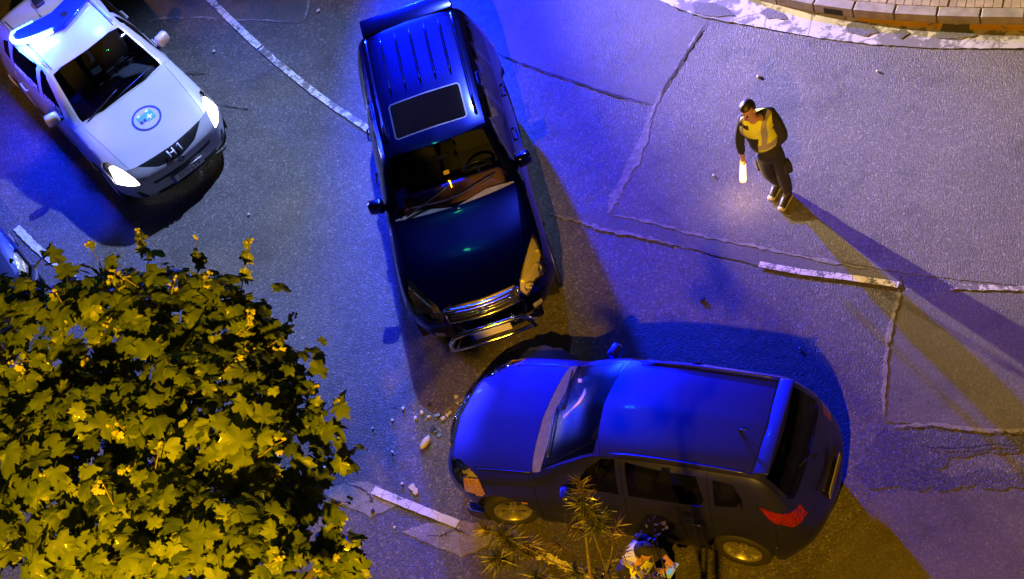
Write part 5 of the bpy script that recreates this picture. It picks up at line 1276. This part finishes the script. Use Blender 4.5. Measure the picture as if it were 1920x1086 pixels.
    K = {'p': (hem, (.165, .145)), 'w': (J['pelvis'].lerp(J['chest'], .5), (.165, .135)), 'c': (J['chest'], (.18, .145)), 'y': (yk, (.15, .12)), 'n': (J['chest'].lerp(J['neck'], .86), (.085, .08))}; E3 = [('p', 'w'), ('w', 'c'), ('c', 'y'), ('y', 'n')]
    for s_ in 'lr':
        K[s_ + 's'] = (J[s_ + 'sh'], .088); K[s_ + 'm'] = (J[s_ + 'sh'].lerp(J[s_ + 'el'], .5), .076); K[s_ + 'e'] = (J[s_ + 'el'], .068); K[s_ + 'w'] = (J[s_ + 'wr'], .050); E3 += [('y', s_ + 's'), (s_ + 's', s_ + 'm'), (s_ + 'm', s_ + 'e'), (s_ + 'e', s_ + 'w')]
    jk = skin('jacket', K, E3, M['navy'], root)
    # hi-vis waistcoat: torso only
    VV = {'p': (J['pelvis'].lerp(J['chest'], opts.get('vest_low', .0)), (.195, .175)), 'w': (J['pelvis'].lerp(J['chest'], .6), (.192, .165)), 'c': (J['chest'], (.205, .168)), 'y': (yk, (.18, .145)), 'n': (J['chest'].lerp(J['neck'], .80), (.10, .095))}; E4 = [('p', 'w'), ('w', 'c'), ('c', 'y'), ('y', 'n')]
    for s_ in 'lr': VV[s_ + 's'] = (J[s_ + 'sh'] + (J[s_ + 'sh'] - yk) * .10 + Vector((0, 0, .01)), .105); E4.append(('y', s_ + 's'))
    vs_ = skin('tabard', VV, E4, M['hivis'], root)
    # open front: dark panel between the edges
    c = J['chest'].lerp(J['pelvis'], .35)
    if opts.get('front', True):
        band('front_panel', vs_, [(c - lf * .13, lf), (c + lf * .03, -lf), (c, f), (J['chest'] + Vector((0, 0, .0)), Vector((0, 0, -1)))], .012, M['navy'], vs_)
    w_ = J['chest'].lerp(J['pelvis'], .42); up_ = Vector((0, 0, 1))
    band('reflective_band', vs_, [(w_ - up_ * .03, up_), (w_ + up_ * .03, -up_)], .008, M['reflect'], vs_)
    w2 = J['chest'].lerp(J['pelvis'], .75); band('reflective_band', vs_, [(w2 - up_ * .03, up_), (w2 + up_ * .03, -up_)], .008, M['reflect'], vs_)
    for s_ in (1, -1):
        band('shoulder_band', vs_, [(J['chest'] + lf * s_ * .105, lf * s_), (J['chest'] + lf * s_ * .155, -lf * s_), (w_, up_)], .008, M['reflect'], vs_)
    return root, O, J, vs_
f1 = (at(1412, 452) - at(1472, 350)).normalized(); P1_ = at(1470, 366)
J1 = dict(head=at(1402, 206, 1.60), neck=at(1414, 224, 1.45), chest=at(1423, 238, 1.24), pelvis=at(1442, 282, .93), rsh=at(1391, 226, 1.37), lsh=at(1452, 218, 1.37), rel=at(1386, 262, 1.10), rwr=at(1391, 290, .88), rhd=at(1393, 300, .79),
    lel=at(1470, 258, 1.10), lwr=at(1446, 275, .98), lhd=at(1436, 277, .96), rhip=at(1431, 288, .89), lhip=at(1455, 284, .89), rkn=at(1440, 322, .48), lkn=at(1466, 322, .47), ran=at(1458, 343, .09), lan=at(1477, 363, .09))
for s_ in 'lr': J1[s_ + 'toe'] = J1[s_ + 'an'] + f1 * .17 - Vector((0, 0, .05))
p1, O1, JJ, vest1 = person(P1_, f1, J1, 'officer in a yellow hi-vis tabard walking with a lit wand in one hand', dict(nod=.34, pale_toe=True, vest_low=.02))
# lit traffic wand
wd = empty('traffic_wand', tuple(at(1393, 300, .76)), 0, 'glowing orange-white traffic wand hanging from the walking officer\'s hand', 'light wand')
WO = Vector(wd.location); e0, e1 = at(1393, 301, .78) - WO, at(1393, 341, .43) - WO; dw = (e1 - e0).normalized()
b = bmesh.new(); tube(b, [e0 - dw * .10, e0, e0 + dw * .02], [.020, .020, .030], 10); obj('handle', b, M['black'], wd)
M['wand'] = mat('wand_glow', (1, .8, .5), .4, 0, 0, (1, .58, .18), 4.6)
M['wand_end'] = mat('wand_glow_end', (1, .6, .2), .4, 0, 0, (1, .34, .04), 2.2)
for k_ in ('wand', 'wand_end'):   # hollow translucent plastic: most outside light passes through
    t_ = M[k_].node_tree; o_ = [n for n in t_.nodes if n.type == 'OUTPUT_MATERIAL'][0]; x_ = t_.nodes.new('ShaderNodeMixShader'); x_.inputs[0].default_value = .72
    tr_ = t_.nodes.new('ShaderNodeBsdfTransparent'); t_.links.new(t_.nodes['Principled BSDF'].outputs[0], x_.inputs[1]); t_.links.new(tr_.outputs[0], x_.inputs[2]); t_.links.new(x_.outputs[0], o_.inputs[0])
    t_.nodes['Principled BSDF'].inputs['Emission Strength'].default_value *= 2.4
b = bmesh.new(); tube(b, [e0 + dw * .02, e0 + dw * .05, e1 - dw * .05], [.026, .034, .040], 12); obj('glow_tube', b, M['wand'], wd)
b = bmesh.new(); tube(b, [e1 - dw * .05, e1 - dw * .02, e1], [.042, .040, .02], 12); obj('tip', b, M['wand_end'], wd)
b = bmesh.new(); tube(b, [e0 + dw * .0, e0 + dw * .03], [.036, .036], 12); obj('collar', b, M['wand_end'], wd)
lamp('wand_light', tuple(at(1384, 345, .35)), (1, .6, .3), 18, .10)
# second officer at the foot of the picture
h2 = at(1209, 1034, 1.64); f2 = (at(1300, 1075, 1.2) - at(1209, 1034, 1.2)); f2.z = 0; f2.normalize(); l2 = Vector((-f2.y, f2.x, 0)); g2 = Vector((h2.x, h2.y, 0)) - f2 * .20
def L2(a, b_, z): return g2 + f2 * a + l2 * b_ + Vector((0, 0, z))
tb = at(1256, 1069, 1.10)
J2 = dict(head=L2(.20, 0, 1.62), neck=L2(.10, 0, 1.46), chest=L2(.02, 0, 1.26), pelvis=L2(-.03, 0, .94), rsh=L2(.01, -.20, 1.38), lsh=L2(.01, .20, 1.38), rel=L2(.03, -.27, 1.10), lel=L2(.06, .27, 1.12), rwr=tb - f2 * .12 - l2 * .05 + Vector((0, 0, -.02)), lwr=tb - f2 * .10 + l2 * .10 + Vector((0, 0, .02)), rhip=L2(-.02, -.10, .90), lhip=L2(-.02, .10, .90), rkn=L2(.02, -.12, .48), lkn=L2(.05, .12, .48), ran=L2(-.03, -.13, .09), lan=L2(.0, .14, .09))
J2['rhd'] = tb - f2 * .03 - l2 * .03; J2['lhd'] = tb - f2 * .01 + l2 * .05
for s_ in 'lr': J2[s_ + 'toe'] = J2[s_ + 'an'] + f2 * .17 - Vector((0, 0, .05))
p2, O2, JJ2, vest2 = person(g2, f2, J2, 'officer in a dark cap and yellow hi-vis tabard holding a tablet beside the graphite car', dict(nod=.35, cap=True, vest_low=.0))
b = bmesh.new(); c = JJ2['lsh'] + f2 * -.03 + l2 * -.03 + Vector((0, 0, .075)); box(b, c, (.06, .09, .05), Matrix.Rotation(.4, 3, 'Z'), .012); tube(b, [c, c + l2 * .08 + Vector((0, 0, .03))], [.012, .006], 6); obj('shoulder_radio', b, M['black'], p2, True)
tbo = empty('tablet', tuple(tb), 0, 'pale blue tablet held out by the capped officer', 'tablet'); q = (Vector((0, 0, 1)) - f2 * .35).to_track_quat('Z', 'Y').to_matrix()
b = bmesh.new(); box(b, (0, 0, 0), (.19, .13, .012), q, .005); obj('case', b, mat('pale_blue_case', (.35, .62, .75), .4), tbo)
b = bmesh.new(); box(b, q @ Vector((0, 0, .008)), (.10, .07, .003), q); obj('screen', b, mat('tablet_screen', (.04, .12, .22), .15, 0, 0, (.25, .7, 1), .5), tbo)
